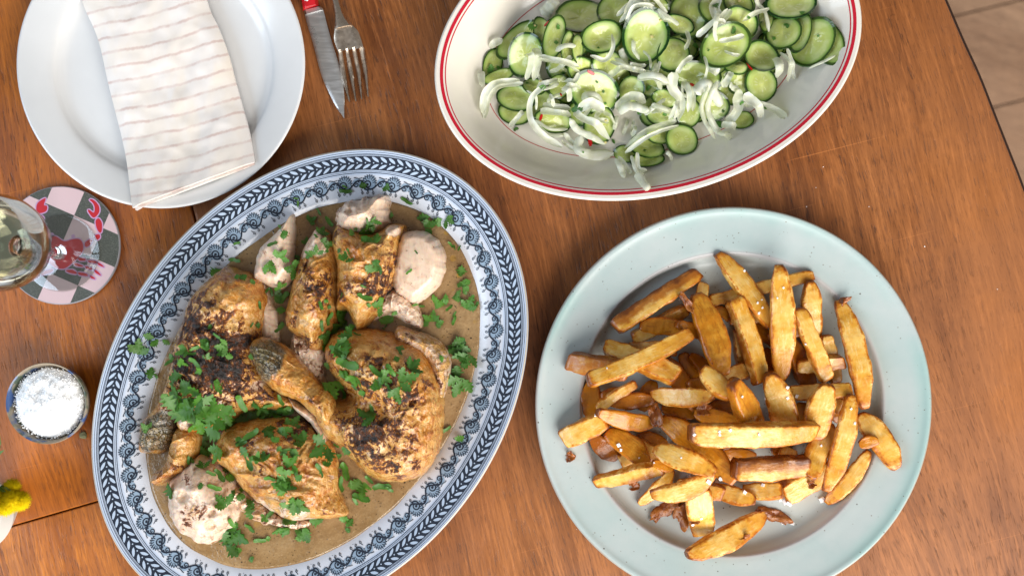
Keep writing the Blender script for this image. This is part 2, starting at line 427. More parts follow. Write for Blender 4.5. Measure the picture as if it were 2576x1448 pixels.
def salt_bowl_mat():
    m = Mat('painted_stoneware'); co = m.coord()
    n = m.noise(co, 32, 3, .6, .5)
    c = m.mix(m.step(n, .36, .5), (.10, .13, .09), (.33, .27, .20))
    c = m.mix(m.step(m.noise(m.mapping(co, loc=(.3, .7, 0)), 45, 2), .52, .60), c, (.06, .11, .26))
    c = m.mix(m.step(m.noise(m.mapping(co, loc=(.9, .2, 0)), 40, 2), .56, .64), c, (.45, .44, .40))
    m.set(color=c, rough=.12); M['painted_stoneware'] = m.m
salt_bowl_mat()
plain('salt', (.98, .98, .98), .9, spec=.2)
plain('chilli', (.45, .010, .008), .15)
plain('herb_dark', (.020, .075, .014), .3)
plain('flower_yellow', (.93, .74, .008), .8, spec=.1).translucent(.4, (.93, .74, .008))
plain('vase_white', (.55, .53, .50), .5)
plain('leaf_green', (.07, .17, .03), .5)
plain('pale_seed', (.62, .55, .22), .3)

# ------------------------------------------------------------------ table and floor
def slab(name, poly, z0, z1, mat, parent, bev=.0012):
    bm = bmesh.new()
    vs = [bm.verts.new((x, y, z1)) for x, y in poly]
    f = bm.faces.new(vs)
    if f.normal.z < 0: f.normal_flip()
    r = bmesh.ops.extrude_face_region(bm, geom=[f])
    bmesh.ops.translate(bm, verts=[g for g in r['geom'] if isinstance(g, bmesh.types.BMVert)], vec=(0, 0, z0 - z1))
    bmesh.ops.recalc_face_normals(bm, faces=bm.faces[:])
    ed = [e for e in bm.edges if all(abs(v.co.z - z1) < 1e-6 for v in e.verts)]
    bmesh.ops.bevel(bm, geom=ed, offset=bev, segments=3, affect='EDGES', profile=.5)
    me = bpy.data.meshes.new(name); bm.to_mesh(me); bm.free(); me.materials.append(mat)
    return obj(name, me, parent)

table = empty('table', (0, 0, 0), 'old varnished wooden dining table with a curved edge under all the dishes', 'table')
def W(u, v): p = P(u, v); return (p.x, p.y)
# curved outer edge on the right
edge = [(2070, -700), (2185, -450), (2285, -220), (2380, 0), (2424, 102), (2465, 192), (2507, 299), (2545, 395), (2567, 451), (2602, 550), (2632, 680), (2640, 860), (2655, 1080), (2650, 1320), (2620, 1560), (2560, 1800), (2480, 2020)]
A0, A1, AB = (190, -700), (840, 2020), (478, 1150)
def seam(t, off): return (A0[0] + (A1[0] - A0[0]) * t + off, A0[1] + (A1[1] - A0[1]) * t)
g = 1.3
def open_spline(pts, k=8):
    out = []
    for i in range(len(pts) - 1):
        for j in range(k):
            t = j / k; q = [np.array(pts[max(0, min(len(pts) - 1, e))], float) for e in (i - 1, i, i + 1, i + 2)]
            out.append(.5 * ((2 * q[1]) + (-q[0] + q[2]) * t + (2 * q[0] - 5 * q[1] + 4 * q[2] - q[3]) * t * t + (-q[0] + 3 * q[1] - 3 * q[2] + q[3]) * t ** 3))
    return np.array(out + [np.array(pts[-1], float)])
eo = open_spline(edge)
right_poly = [W(*seam(0, g))] + [W(*q) for q in eo] + [W(*seam(1, g))]
slab('plank', right_poly, -.032, 0, M['wood_top'], table, .003)
# rounded lip added along the outer edge; edge shade and stain painted dark
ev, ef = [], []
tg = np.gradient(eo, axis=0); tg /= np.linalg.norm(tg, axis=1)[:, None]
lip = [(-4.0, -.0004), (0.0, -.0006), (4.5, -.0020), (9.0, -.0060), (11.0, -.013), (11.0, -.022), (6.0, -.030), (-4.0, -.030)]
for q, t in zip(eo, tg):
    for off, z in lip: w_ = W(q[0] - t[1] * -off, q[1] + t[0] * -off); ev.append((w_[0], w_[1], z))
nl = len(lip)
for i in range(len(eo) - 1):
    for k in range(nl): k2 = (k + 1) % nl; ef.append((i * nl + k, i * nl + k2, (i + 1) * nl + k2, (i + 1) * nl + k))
obj('shaded_edge_lip', new_mesh('shaded_edge_lip', ev, ef, M['edge_stain_shade']), table)
tb = (1150 + 700) / 2720
su, sv = seam(tb, -g)
slab('plank', [W(*seam(0, -g)), W(su, sv - 3.2), W(-700, sv - 3.2 + (su + 700) * .29), W(-700, -700)], -.032, 0, M['wood_left'], table)
slab('plank', [W(su, sv), W(*seam(1, -g)), W(-700, 2020), W(-700, sv + (su + 700) * .29)], -.032, 0, M['wood_low'], table)
fl = new_mesh('under_rail', [(-.70, -.42, -.036), (.25, -.42, -.036), (.25, .50, -.036), (-.70, .50, -.036), (-.70, -.42, -.033), (.25, -.42, -.033), (.25, .50, -.033), (-.70, .50, -.033)],
              [(0, 3, 2, 1), (4, 5, 6, 7), (0, 1, 5, 4), (1, 2, 6, 5), (2, 3, 7, 6), (3, 0, 4, 7)], M['gap'], False)
obj('under_rail', fl, table)
# floor boards far below, out of focus
fl_root = obj('floor', new_mesh('floor', [(-1.6, -1.6, -.762), (1.6, -1.6, -.762), (1.6, 1.6, -.762), (-1.6, 1.6, -.762)], [(0, 1, 2, 3)], M['gap'], False), kind='structure')
fa = math.radians(14)
bw = .165
base_board = None
for i in range(-14, 15):
    bx = [(-3, i * bw + .0015), (3, i * bw + .0015), (3, (i + 1) * bw - .0015), (-3, (i + 1) * bw - .0015)]
    rot = [(x * math.cos(fa) - y * math.sin(fa), x * math.sin(fa) + y * math.cos(fa)) for x, y in bx]
    slab('floor_board', rot, -.76, -.75, M['wood_floor'], fl_root, .001)

# ------------------------------------------------------------------ dishes
class Oval:
    """an oval or round dish: outline semi-axes a, b at the rim, profile (inset, height) of the upper face"""
    def __init__(s, u, v, a_px, b_px, ang, zr, prof, foot):
        s.c = P(u, v, zr); k = S * (1 - zr / H)
        s.a, s.b, s.ang, s.prof, s.foot = a_px * k, b_px * k, ang, prof, foot
        s.ds = [p[0] for p in prof]; s.zs = [p[1] for p in prof]
        th = np.linspace(0, 2 * PI, 2001)
        dm = .02
        x, y = (s.a - dm) * np.cos(th), (s.b - dm) * np.sin(th)
        L = np.r_[0, np.cumsum(np.hypot(np.diff(x), np.diff(y)))]
        s.th, s.L, s.per = th, L, L[-1]
    def theta(s, arc): return np.interp(np.mod(arc, s.per), s.L, s.th)
    def z(s, d): return np.interp(d, s.ds, s.zs)
    def loc(s, th, d, lift=0.0):
        return ((s.a - d) * np.cos(th), (s.b - d) * np.sin(th), s.z(d) + lift)
    def root(s, name, label, cat):
        return empty(name, (s.c.x, s.c.y, 0), label, cat, rz=s.ang)
    def world_xy(s, x, y):
        ca, sa = math.cos(s.ang), math.sin(s.ang)
        return s.c.x + x * ca - y * sa, s.c.y + x * sa + y * ca
    def local_xy(s, X, Y):
        ca, sa = math.cos(s.ang), math.sin(s.ang); X, Y = X - s.c.x, Y - s.c.y
        return X * ca + Y * sa, -X * sa + Y * ca
    def height_at(s, X, Y):
        x, y = s.local_xy(X, Y)
        d = np.zeros_like(x); lo = np.full_like(x, -.02); hi = np.full_like(x, s.b - 1e-4)
        for _ in range(24):
            mid = (lo + hi) / 2; ins = (x / (s.a - mid)) ** 2 + (y / (s.b - mid)) ** 2 < 1
            lo = np.where(ins, mid, lo); hi = np.where(ins, hi, mid)
        d = (lo + hi) / 2
        return np.where(d < 0, 0.0, np.interp(d, s.ds, s.zs))
    def mesh(s, name, mat, n=200, attr=False):
        prof = list(s.prof) + [(min(s.a, s.b) * .55, s.prof[-1][1]), (min(s.a, s.b) * .97, s.prof[-1][1])]
        under = s.foot                        # (inset, z) from the rim down and inwards
        ring = [(d, z) for d, z in reversed(prof)] + list(under)
        vs, fs, at = [], [], []
        for d, z in ring:
            for k in range(n):
                t = 2 * PI * k / n
                vs.append(((s.a - d) * math.cos(t), (s.b - d) * math.sin(t), z)); at.append(d)
        nr = len(ring)
        for j in range(nr - 1):
            for k in range(n):
                k2 = (k + 1) % n
                fs.append((j * n + k2, j * n + k, (j + 1) * n + k, (j + 1) * n + k2))
        fs.append(tuple(range(n))); fs.append(tuple((nr - 1) * n + k for k in reversed(range(n))))
        me = new_mesh(name, vs, fs, mat)
        bm = bmesh.new(); bm.from_mesh(me); bmesh.ops.recalc_face_normals(bm, faces=bm.faces[:]); bm.to_mesh(me); bm.free()
        fattr(me, 'inset', at)
        return me

def smooth_prof(pts, n=8):
    """Catmull-Rom through (inset, z)"""
    out = []
    P_ = [pts[0]] + list(pts) + [pts[-1]]
    for i in range(1, len(P_) - 2):
        p0, p1, p2, p3 = [np.array(q) for q in P_[i - 1:i + 3]]
        for k in range(n):
            t = k / n
            q = .5 * ((2 * p1) + (-p0 + p2) * t + (2 * p0 - 5 * p1 + 4 * p2 - p3) * t * t + (-p0 + 3 * p1 - 3 * p2 + p3) * t ** 3)
            out.append((float(q[0]), float(q[1])))
    out.append(tuple(pts[-1]))
    r = [out[0]]
    for q in out[1:]:
        if q[0] > r[-1][0] + 1e-6: r.append(q)
    return r

# white dinner plate
plate = Oval(404, 161, 363, 363, 0, .022, smooth_prof([(0, .0215), (.0012, .0224), (.004, .0222), (.018, .0185), (.028, .0150), (.033, .0110), (.040, .0075), (.052, .0065)]),
             [(.0008, .0204), (.006, .0185), (.03, .011), (.045, .004), (.05, .0004), (.055, .0004), (.058, .003)])
plate_o = obj('dinner_plate', plate.mesh('dinner_plate', M['white_glaze']), loc=(plate.c.x, plate.c.y, 0))
tag(plate_o, 'round plain white dinner plate with a folded striped napkin on it', 'plate')

# oval salad dish
dish = Oval(1630, 122, 545, 372, math.radians(13.2), .043, smooth_prof([(0, .0425), (.001, .0437), (.003, .0438), (.010, .0415), (.020, .031), (.030, .019), (.040, .0105), (.047, .0075), (.056, .0065)]),
            [(.0008, .0412), (.006, .036), (.02, .018), (.035, .006), (.040, .0005), (.046, .0005), (.050, .003)])
dish_o = dish.root('salad_dish', 'deep oval cream dish with red line border, heaped with cucumber salad', 'dish')
obj('bowl', dish.mesh('bowl', M['dish_glaze']), dish_o)
def ring_print(D, name, d0, d1, mat, parent, lift=.00022, n=260, wob=0):
    vs, fs = [], []
    for k in range(n):
        t = 2 * PI * k / n
        for d in (d0, (d0 + d1) / 2, d1): vs.append(D.loc(t, d + wob * noise.noise((math.cos(t) * 3, math.sin(t) * 3, d0 * 900)), lift))
    for k in range(n):
        k2 = (k + 1) % n
        for j in (0, 1): fs.append((k * 3 + j, k2 * 3 + j, k2 * 3 + j + 1, k * 3 + j + 1))
    me = new_mesh(name, vs, fs, mat)
    bm = bmesh.new(); bm.from_mesh(me)
    for f in bm.faces:
        if f.normal.z < 0: f.normal_flip()
    bm.to_mesh(me); bm.free()
    return obj(name, me, parent)
ring_print(dish, 'red_band', .0049, .0077, M['red_line'], dish_o, wob=.0002)
ring_print(dish, 'red_line', .0092, .0101, M['red_line'], dish_o, wob=.00015)
ring_print(dish, 'red_line', .0445, .0453, M['red_thin'], dish_o, wob=.0002)

# fries plate
fplate = Oval(1845, 1019, 499, 499, 0, .028, smooth_prof([(0, .0270), (.0012, .0284), (.004, .0283), (.010, .0262), (.026, .0232), (.038, .0212), (.042, .0195), (.046, .0120), (.052, .0085), (.064, .0075)]),
              [(.0008, .0255), (.006, .022), (.03, .015), (.05, .004), (.06, .0005), (.066, .0005), (.07, .003)])
fplate_o = obj('stoneware_plate', fplate.mesh('stoneware_plate', M['celadon_glaze'], 240), loc=(fplate.c.x, fplate.c.y, 0))
tag(fplate_o, 'large round pale blue-grey speckled stoneware plate under the potato chips', 'plate')

# blue and white platter
plat = Oval(779, 968, 645, 489, math.radians(53.2), .029, smooth_prof([(0, .0283), (.001, .0293), (.003, .0292), (.010, .0270), (.024, .0228), (.036, .0192), (.044, .0155), (.052, .0095), (.060, .0065), (.070, .0060)]),
            [(.0008, .0270), (.006, .024), (.03, .014), (.05, .004), (.056, .0005), (.064, .0005), (.068, .003)])
plat_o = plat.root('serving_platter', 'large oval blue and white transferware platter holding chicken in brown sauce', 'platter')
obj('dish_body', plat.mesh('dish_body', M['platter_glaze'], 260), plat_o)
class Print:
    """flat transfer print laid on the platter rim in (arc, inset) coordinates"""
    def __init__(s, D, lift): s.D, s.lift, s.v, s.f = D, lift, [], []
    def pt(s, a, d):
        x, y, z = s.D.loc(float(s.D.theta(a)), d, s.lift); s.v.append((x, y, float(z))); return len(s.v) - 1
    def poly(s, pts):
        ca = sum(p[0] for p in pts) / len(pts); cd = sum(p[1] for p in pts) / len(pts)
        c = s.pt(ca, cd); ids = [s.pt(*p) for p in pts]
        for i in range(len(ids)): s.f.append((c, ids[i], ids[(i + 1) % len(ids)]))
    def stroke(s, pts, w0, w1=None):
        w1 = w0 if w1 is None else w1; n = len(pts); L = []
        for i, (a, d) in enumerate(pts):
            p, q = pts[max(0, i - 1)], pts[min(n - 1, i + 1)]
            tx, ty = q[0] - p[0], q[1] - p[1]; l = math.hypot(tx, ty) or 1
            w = (w0 + (w1 - w0) * i / max(1, n - 1)) / 2
            L.append((s.pt(a - ty / l * w, d + tx / l * w), s.pt(a + ty / l * w, d - tx / l * w)))
        for i in range(n - 1): s.f.append((L[i][0], L[i][1], L[i + 1][1], L[i + 1][0]))
    def dot(s, a, d, r, n=6): s.poly([(a + r * math.cos(2 * PI * k / n), d + r * math.sin(2 * PI * k / n)) for k in range(n)])
    def build(s, name, mat, parent):
        me = new_mesh(name, s.v, s.f, mat)
        bm = bmesh.new(); bm.from_mesh(me)
        for f in bm.faces:
            if f.normal.z < 0: f.normal_flip()
        bm.to_mesh(me); bm.free()
        o = obj(name, me, parent); o['kind'] = 'stuff'
        return o
mm = .001
ring_print(plat, 'edge_line', 0.2 * mm, 1.5 * mm, M['gilt_edge'], plat_o, .0003)
for d, w in ((3.0, .35), (4.6, .5), (5.5, .3), (19.6, .35), (20.8, .55)):
    ring_print(plat, 'border_line', d * mm, (d + w) * mm, M['print_dark'], plat_o)
ring_print(plat, 'leaf_band', 6.4 * mm, 18.5 * mm, M['print_dark'], plat_o, .0002, 320)
lp = Print(plat, .0004)
nL = int(round(plat.per / (7.1 * mm))); pl = plat.per / nL
for k in range(nL):
    a0 = k * pl
    for sgn in (-1, 1):
        b0, b1 = (a0, 12.4 * mm + sgn * .9 * mm), (a0 + 6.6 * mm, 12.4 * mm + sgn * 5.2 * mm)
        dx, dy = b1[0] - b0[0], b1[1] - b0[1]; l = math.hypot(dx, dy); nx, ny = -dy / l, dx / l
        pts = []
        for t in (0, .2, .45, .7, .9, 1): w = 1.25 * mm * math.sin(PI * min(1, t * .93 + .04)) ** .8; pts.append((b0[0] + dx * t + nx * w, b0[1] + dy * t + ny * w))
        for t in (.9, .7, .45, .2): w = 1.25 * mm * math.sin(PI * (t * .93 + .04)) ** .8; pts.append((b0[0] + dx * t - nx * w, b0[1] + dy * t - ny * w))
        lp.poly(pts)
    lp.dot(a0 + 4.6 * mm, 12.4 * mm, .65 * mm)
lp.build('laurel_print', M['print_pale'], plat_o)
pale, dark = Print(plat, .00022), Print(plat, .0004)
nS = int(round(plat.per / (23.6 * mm))); ps = plat.per / nS
def spiral(cx, cy, r0, r1, a0, turns, n=26):
    return [(cx + (r0 + (r1 - r0) * t) * math.cos(a0 + turns * 2 * PI * t), cy + (r0 + (r1 - r0) * t) * math.sin(a0 + turns * 2 * PI * t)) for t in [i / n for i in range(n + 1)]]
for k in range(nS):
    a = k * ps
    cx, cy = a + .30 * ps, 30.2 * mm
    R = 7.0 * mm
    pale.poly([(cx + R * math.cos(t), cy + R * math.sin(t)) for t in [2 * PI * i / 20 for i in range(20)]])
    pale.poly([(a + .78 * ps + 4.6 * mm * math.cos(t), 29.6 * mm + 3.8 * mm * math.sin(t)) for t in [2 * PI * i / 14 for i in range(14)]])
    # wave stem
    dark.stroke([(a + ps * t, (31.6 + 3.9 * math.sin(2 * PI * (t + .05))) * mm) for t in [i / 22 for i in range(23)]], 1.5 * mm)
    dark.stroke(spiral(cx + .8 * mm, cy + 1.4 * mm, 4.6 * mm, .5 * mm, PI * .55, -1.7), 1.35 * mm, .95 * mm)
    dark.dot(cx + .8 * mm, cy + 1.4 * mm, .9 * mm)
    dark.stroke(spiral(a + .80 * ps, 31.2 * mm, 3.2 * mm, .4 * mm, PI * 1.2, 1.5, 18), 1.15 * mm, .8 * mm)
    for i in range(8):                                     # shell ribs
        t = PI * (1.02 + .96 * i / 7)
        dark.stroke([(cx + 3.6 * mm * math.cos(t), cy + 3.6 * mm * math.sin(t)), (cx + 5.9 * mm * math.cos(t + .14), cy + 5.9 * mm * math.sin(t + .14))], .55 * mm, .9 * mm)
    dark.stroke([(cx + 6.2 * mm * math.cos(t), cy + 6.2 * mm * math.sin(t)) for t in [PI * (.95 + 1.1 * i / 18) for i in range(19)]], .5 * mm)
    for i in range(13):
        t = PI * (.92 + 1.16 * i / 12)
        dark.dot(cx + 7.2 * mm * math.cos(t), cy + 7.2 * mm * math.sin(t), .66 * mm)
    for i in range(6):
        dark.dot(a + (.62 + .055 * i) * ps, (25.6 + .5 * math.sin(i)) * mm, .6 * mm)
    for f_, s_ in ((.08, 1), (.32, -1), (.55, 1)):         # tendrils on the inner side
        dark.stroke(spiral(a + f_ * ps, 38.6 * mm, 1.5 * mm, .3 * mm, PI * .5 * s_, 1.2 * s_, 10), .6 * mm)
        dark.stroke([(a + f_ * ps, 37.2 * mm), (a + f_ * ps + 1.3 * mm * s_, 35.4 * mm)], .6 * mm)
    dark.dot(a + .2 * ps, 40.6 * mm, .35 * mm)
pale.build('scroll_tint_print', M['print_mid'], plat_o)
dark.build('scroll_print', M['print_dark'], plat_o)

# sauce pool: a closed lens whose edge meets the rising wall of the platter
def sauce_z(x, y): return .0152 + .0005 * noise.noise((x * 18, y * 18, 3)) + .00075 * noise.noise((x * 34, y * 34, 9))
vs, fs = [], []
n, nr = 240, 60
for j in range(nr + 1):
    f = j / nr
    for k in range(n):
        t = 2 * PI * k / n
        d0 = .0440
        x, y = (plat.a - d0) * f * math.cos(t), (plat.b - d0) * f * math.sin(t)
        vs.append((x, y, sauce_z(x, y)))
    if j:
        for k in range(n):
            k2 = (k + 1) % n; fs.append(((j - 1) * n + k, j * n + k, j * n + k2, (j - 1) * n + k2))
b0 = len(vs)
for k in range(n):
    t = 2 * PI * k / n; vs.append(((plat.a - .055) * math.cos(t), (plat.b - .055) * math.sin(t), .0085))
for k in range(n):
    k2 = (k + 1) % n; fs.append((nr * n + k, b0 + k, b0 + k2, nr * n + k2))
fs.append(tuple(b0 + k for k in reversed(range(n))))
sauce_me = new_mesh('brown_sauce', vs, fs, M['sauce'])
sauce = obj('brown_sauce', sauce_me, loc=(plat.c.x, plat.c.y, 0)); sauce.rotation_euler = (0, 0, plat.ang)
tag(sauce, 'pool of speckled brown cream sauce filling the patterned platter', 'sauce')

# ------------------------------------------------------------------ chicken
def catmull_closed(pts, n):
    pts = np.array(pts, float); m_ = len(pts); out = []
    seg = np.hypot(*(np.roll(pts, -1, 0) - pts).T); tot = seg.sum()
    for i in range(m_):
        k = max(2, int(round(n * seg[i] / tot)))
        p0, p1, p2, p3 = pts[i - 1], pts[i], pts[(i + 1) % m_], pts[(i + 2) % m_]
        for j in range(k):
            t = j / k
            out.append(.5 * ((2 * p1) + (-p0 + p2) * t + (2 * p0 - 5 * p1 + 4 * p2 - p3) * t * t + (-p0 + 3 * p1 - 3 * p2 + p3) * t ** 3))
    return np.array(out)

def puff(name, parent, tile, outline, hmax, D, zb, mat, center=None, bumps=(), char=(), meat=(), scale=(), meat_all=0.0, rough=1.0, nn=170, rings=56, tilt=(0, 0), seed=0, ragged=.0006, char_all=0.0, dirt=.9):
    """a rounded piece of food: smooth outline (tile pixels), height growing inwards; bumps/char/meat/scale are (x, y, radius, amount)"""
    oc = catmull_closed(outline, nn)
    def w(x, y, z): return P(*uv(tile, x, y), z)
    zm = zb + hmax * .45
    px = TILE[tile][2] * S * (1 - zm / H)
    O = np.array([w(x, y, zm)[:2] for x, y in oc])
    # ragged edge
    cm = O.mean(0) if center is None else np.array(w(center[0], center[1], zm)[:2])
    for i in range(len(O)):
        dv = O[i] - cm; l = np.hypot(*dv)
        O[i] += dv / l * (ragged * (noise.noise((O[i][0] * 160, O[i][1] * 160, seed)) * 1.6 + noise.noise((O[i][0] * 420, O[i][1] * 420, seed))))
    O = cm + (O - cm) * 1.085
    n = len(O)
    A = O; B = np.roll(O, -1, 0); AB = B - A; L2 = (AB ** 2).sum(1) + 1e-12
    fr = 1 - np.linspace(0, 1, rings + 1) ** 1.15
    pts = np.concatenate([cm + (O - cm) * f for f in fr[:-1]] + [cm[None]])
    d = np.empty(len(pts))
    for s0 in range(0, len(pts), 2000):
        q = pts[s0:s0 + 2000]
        t = np.clip(((q[:, None] - A[None]) * AB[None]).sum(2) / L2[None], 0, 1)
        d[s0:s0 + 2000] = np.sqrt((((A[None] + AB[None] * t[..., None]) - q[:, None]) ** 2).sum(2)).min(1)
    d[:n] = 0
    x = np.clip(d / D, 0, 1)
    z = hmax * np.sqrt(np.clip(1 - (1 - x) ** 2, 0, 1))
    def field(lst):
        r = np.zeros(len(pts))
        for (bx, by, br, am) in lst:
            c = w(bx, by, zm); rr = br * px
            r = r + am * np.exp(-((pts[:, 0] - c.x) ** 2 + (pts[:, 1] - c.y) ** 2) / (rr * rr))
        return r
    inside = np.clip(d / (D * .4), 0, 1)
    z = z + field(bumps) * inside
    z = z + (tilt[0] * (pts[:, 0] - cm[0]) + tilt[1] * (pts[:, 1] - cm[1])) * inside
    for i in range(len(pts)):
        X, Y = pts[i]
        wr = 1 - abs(noise.noise((X * 70 + 3 * noise.noise((X * 30, Y * 30, seed)), Y * 70, seed + 2)))
        nz = .0034 * noise.fractal((X * 42, Y * 42, seed), 1.0, 2.0, 3) + .0013 * noise.fractal((X * 150, Y * 150, seed + 5), .9, 2.0, 3) + .0030 * (wr ** 5 - .35) * (1 - .7 * meat_all)
        z[i] += nz * rough * (1 - .6 * meat_all) * (inside[i] * .9 + .1)
    vs = [(pts[i][0], pts[i][1], zb + z[i]) for i in range(len(pts))]
    fs = []
    for j in range(len(fr) - 2):
        for k in range(n):
            k2 = (k + 1) % n
            fs.append((j * n + k, j * n + k2, (j + 1) * n + k2, (j + 1) * n + k))
    j = len(fr) - 2; c = len(pts) - 1
    for k in range(n): fs.append((j * n + k, j * n + (k + 1) % n, c))
    # tucked-in underside
    b0 = len(vs)
    for k in range(n):
        q = cm + (O[k] - cm) * .93; vs.append((q[0], q[1], zb - .004))
    for k in range(n): k2 = (k + 1) % n; fs.append((b0 + k, b0 + k2, k2, k))
    fs.append(tuple(b0 + k for k in reversed(range(n))))
    org = Vector((cm[0], cm[1], zb))
    vs = [(a - org.x, b - org.y, cz - org.z) for a, b, cz in vs]
    me = new_mesh(name, vs, fs, mat)
    bm = bmesh.new(); bm.from_mesh(me); bmesh.ops.recalc_face_normals(bm, faces=bm.faces[:]); bm.to_mesh(me); bm.free()
    ext = np.zeros(n)
    fattr(me, 'char', np.r_[field(char) + char_all, ext]); fattr(me, 'meat', np.r_[field(meat) + meat_all, ext + meat_all]); fattr(me, 'scale', np.r_[field(scale), ext])
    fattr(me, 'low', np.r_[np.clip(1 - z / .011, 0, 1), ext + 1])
    fattr(me, 'dirt', [dirt] * (len(pts) + n))
    o = obj(name, me, parent)
    pl_ = parent.location if parent is not None else Vector((0, 0, 0))
    o.location = org - pl_
    return o

CH = M['roast_chicken']
ZB = .0125
HOST = []       # (object, phrase) for the parsley to land on
def croot(tile, x, y, name, label, cat='chicken'):
    p = P(*uv(tile, x, y), 0)
    return empty(name, (p.x, p.y, .012), label, cat)

la = croot('K', 430, 700, 'roast_chicken', 'roast chicken leg with charred black-brown skin, its scaly shank hanging down over the sauce')
HOST.append((puff('bone_strip', la, 'K', [(585, 470), (620, 530), (640, 610), (640, 670), (615, 695), (580, 670), (570, 560)], .016, .012, ZB, CH, meat_all=.95, seed=1), 'the charred chicken leg'))
HOST.append((puff('thigh', la, 'K', [(455, 425), (510, 440), (560, 470), (585, 530), (582, 600), (575, 660), (565, 700), (575, 750), (610, 800), (660, 835), (685, 862), (640, 882), (560, 880), (500, 892), (465, 930), (430, 950), (390, 945), (330, 955), (298, 930), (300, 880), (283, 820), (275, 760), (285, 690), (310, 620), (325, 560), (350, 510), (390, 470), (430, 440)], .046, .040, ZB, CH, center=(430, 700),
     bumps=[(450, 480, 60, .004), (540, 560, 60, .004), (400, 640, 70, .004), (500, 640, 30, -.004), (430, 600, 30, -.003), (600, 840, 60, -.008), (330, 620, 40, .003)],
     char=[(440, 620, 60, .5), (350, 600, 45, .75), (420, 700, 110, .62), (500, 680, 60, .8), (540, 650, 30, .5), (430, 790, 90, .7), (320, 730, 60, .55), (500, 800, 60, .55), (430, 520, 30, .45), (400, 560, 35, .55), (520, 760, 40, .45), (600, 850, 40, .35)],
     meat=[(520, 800, 22, .5), (580, 810, 40, .6), (460, 870, 60, .65), (330, 930, 50, .6)], rough=1.35, seed=2, ragged=.001), 'the charred chicken leg'))
HOST.append((puff('shank', la, 'K', [(285, 750), (318, 800), (312, 870), (302, 920), (296, 960), (278, 1000), (250, 1028), (205, 1032), (174, 1020), (176, 960), (195, 915), (230, 878), (255, 820), (268, 770)], .024, .016, ZB, CH, center=(255, 925),
     char=[(290, 800, 30, .4), (280, 880, 20, .4)], scale=[(225, 980, 60, .9), (265, 950, 50, .8), (280, 900, 25, .5)], seed=3, rough=.9), 'the charred chicken leg'))

wb_ = croot('K', 750, 520, 'chicken_wing_joint', 'golden roast chicken joint with pale meat tip, wedged beside the skin-covered breast')
HOST.append((puff('shredded_meat', wb_, 'K', [(700, 640), (780, 670), (792, 740), (798, 800), (770, 815), (730, 775), (690, 720), (680, 680)], .020, .014, ZB, CH, meat_all=.7, char_all=.12, rough=2.6, seed=4, ragged=.0012), 'the golden wing joint'))
HOST.append((puff('skin', wb_, 'K', [(770, 290), (808, 310), (830, 370), (838, 440), (836, 520), (832, 590), (802, 640), (782, 680), (742, 682), (720, 645), (672, 612), (664, 560), (678, 500), (690, 450), (705, 400), (730, 340)], .037, .028, ZB, CH, center=(758, 500),
     char=[(800, 470, 36, .8), (765, 485, 30, .7), (740, 420, 25, .45), (720, 570, 14, .6), (745, 650, 26, .6), (790, 540, 25, .35), (700, 600, 20, .3)], meat=[(770, 320, 46, 1.0), (735, 365, 26, .7), (795, 360, 30, .5)], bumps=[(790, 520, 60, .006)], seed=5, rough=1.2), 'the golden wing joint'))

br = croot('K', 930, 400, 'chicken_breast', 'chicken breast with crisp orange skin and torn white meat, beside the bare round slice')
HOST.append((puff('breast_meat', br, 'K', [(862, 195), (920, 178), (975, 168), (1004, 172), (1006, 215), (1000, 262), (960, 300), (900, 310), (848, 300), (836, 262), (838, 222)], .046, .022, ZB, CH, center=(925, 240), meat_all=.95, char=[(858, 235, 22, .25)], rough=1.0, seed=6, ragged=.0014,
     bumps=[(895, 230, 12, -.006), (980, 230, 30, -.004)]), 'the skin-covered breast'))
HOST.append((puff('skin', br, 'K', [(850, 268), (900, 285), (960, 300), (1000, 275), (1056, 276), (1050, 330), (1047, 410), (1022, 470), (1000, 510), (972, 558), (940, 590), (906, 611), (886, 582), (868, 548), (838, 548), (836, 480), (835, 400), (822, 335), (832, 290)], .051, .026, ZB, CH, center=(930, 430),
     char=[(848, 312, 22, .85), (1000, 490, 36, .85), (950, 500, 26, .6), (900, 490, 26, .5), (860, 505, 25, .4), (1020, 430, 30, .65), (1030, 370, 22, .5), (1000, 350, 30, .25), (980, 460, 30, .45)], meat=[(1030, 290, 30, .8), (930, 570, 45, .35)],
     bumps=[(900, 400, 50, .004), (905, 510, 90, -.004), (1000, 400, 30, .003)], seed=7, rough=1.15), 'the skin-covered breast'))
HOST.append((puff('meat_scrap', br, 'K', [(1000, 490), (1050, 490), (1100, 530), (1122, 580), (1112, 612), (1060, 592), (1010, 572), (955, 592), (975, 540)], .022, .014, ZB, CH, meat_all=.62, char_all=.08, seed=8, rough=1.6), 'the skin-covered breast'))

sl = puff('chicken_breast_slice', None, 'K', [(1055, 312), (1100, 294), (1150, 305), (1188, 345), (1198, 392), (1182, 460), (1140, 500), (1102, 526), (1060, 506), (1032, 475), (1026, 420), (1038, 360)], .030, .010, ZB, CH, meat_all=1.0, rough=.3, seed=9, ragged=.0006, bumps=[(1110, 400, 80, .003)], dirt=.08)
tag(sl, 'bare round slice of white chicken breast lying in the sauce, no skin', 'chicken'); HOST.append((sl, 'the bare white breast slice'))
sl2 = puff('chicken_breast_slice', None, 'K', [(655, 275), (684, 240), (690, 300), (688, 380), (700, 420), (655, 470), (612, 466), (566, 440), (567, 400), (580, 350), (620, 310)], .030, .010, ZB, CH, meat_all=1.0, rough=.35, seed=10, ragged=.0006, tilt=(.1, 0), dirt=.15)
tag(sl2, 'pointed white chicken breast slice with two green parsley sprigs on it', 'chicken'); HOST.append((sl2, 'the pointed white breast slice'))

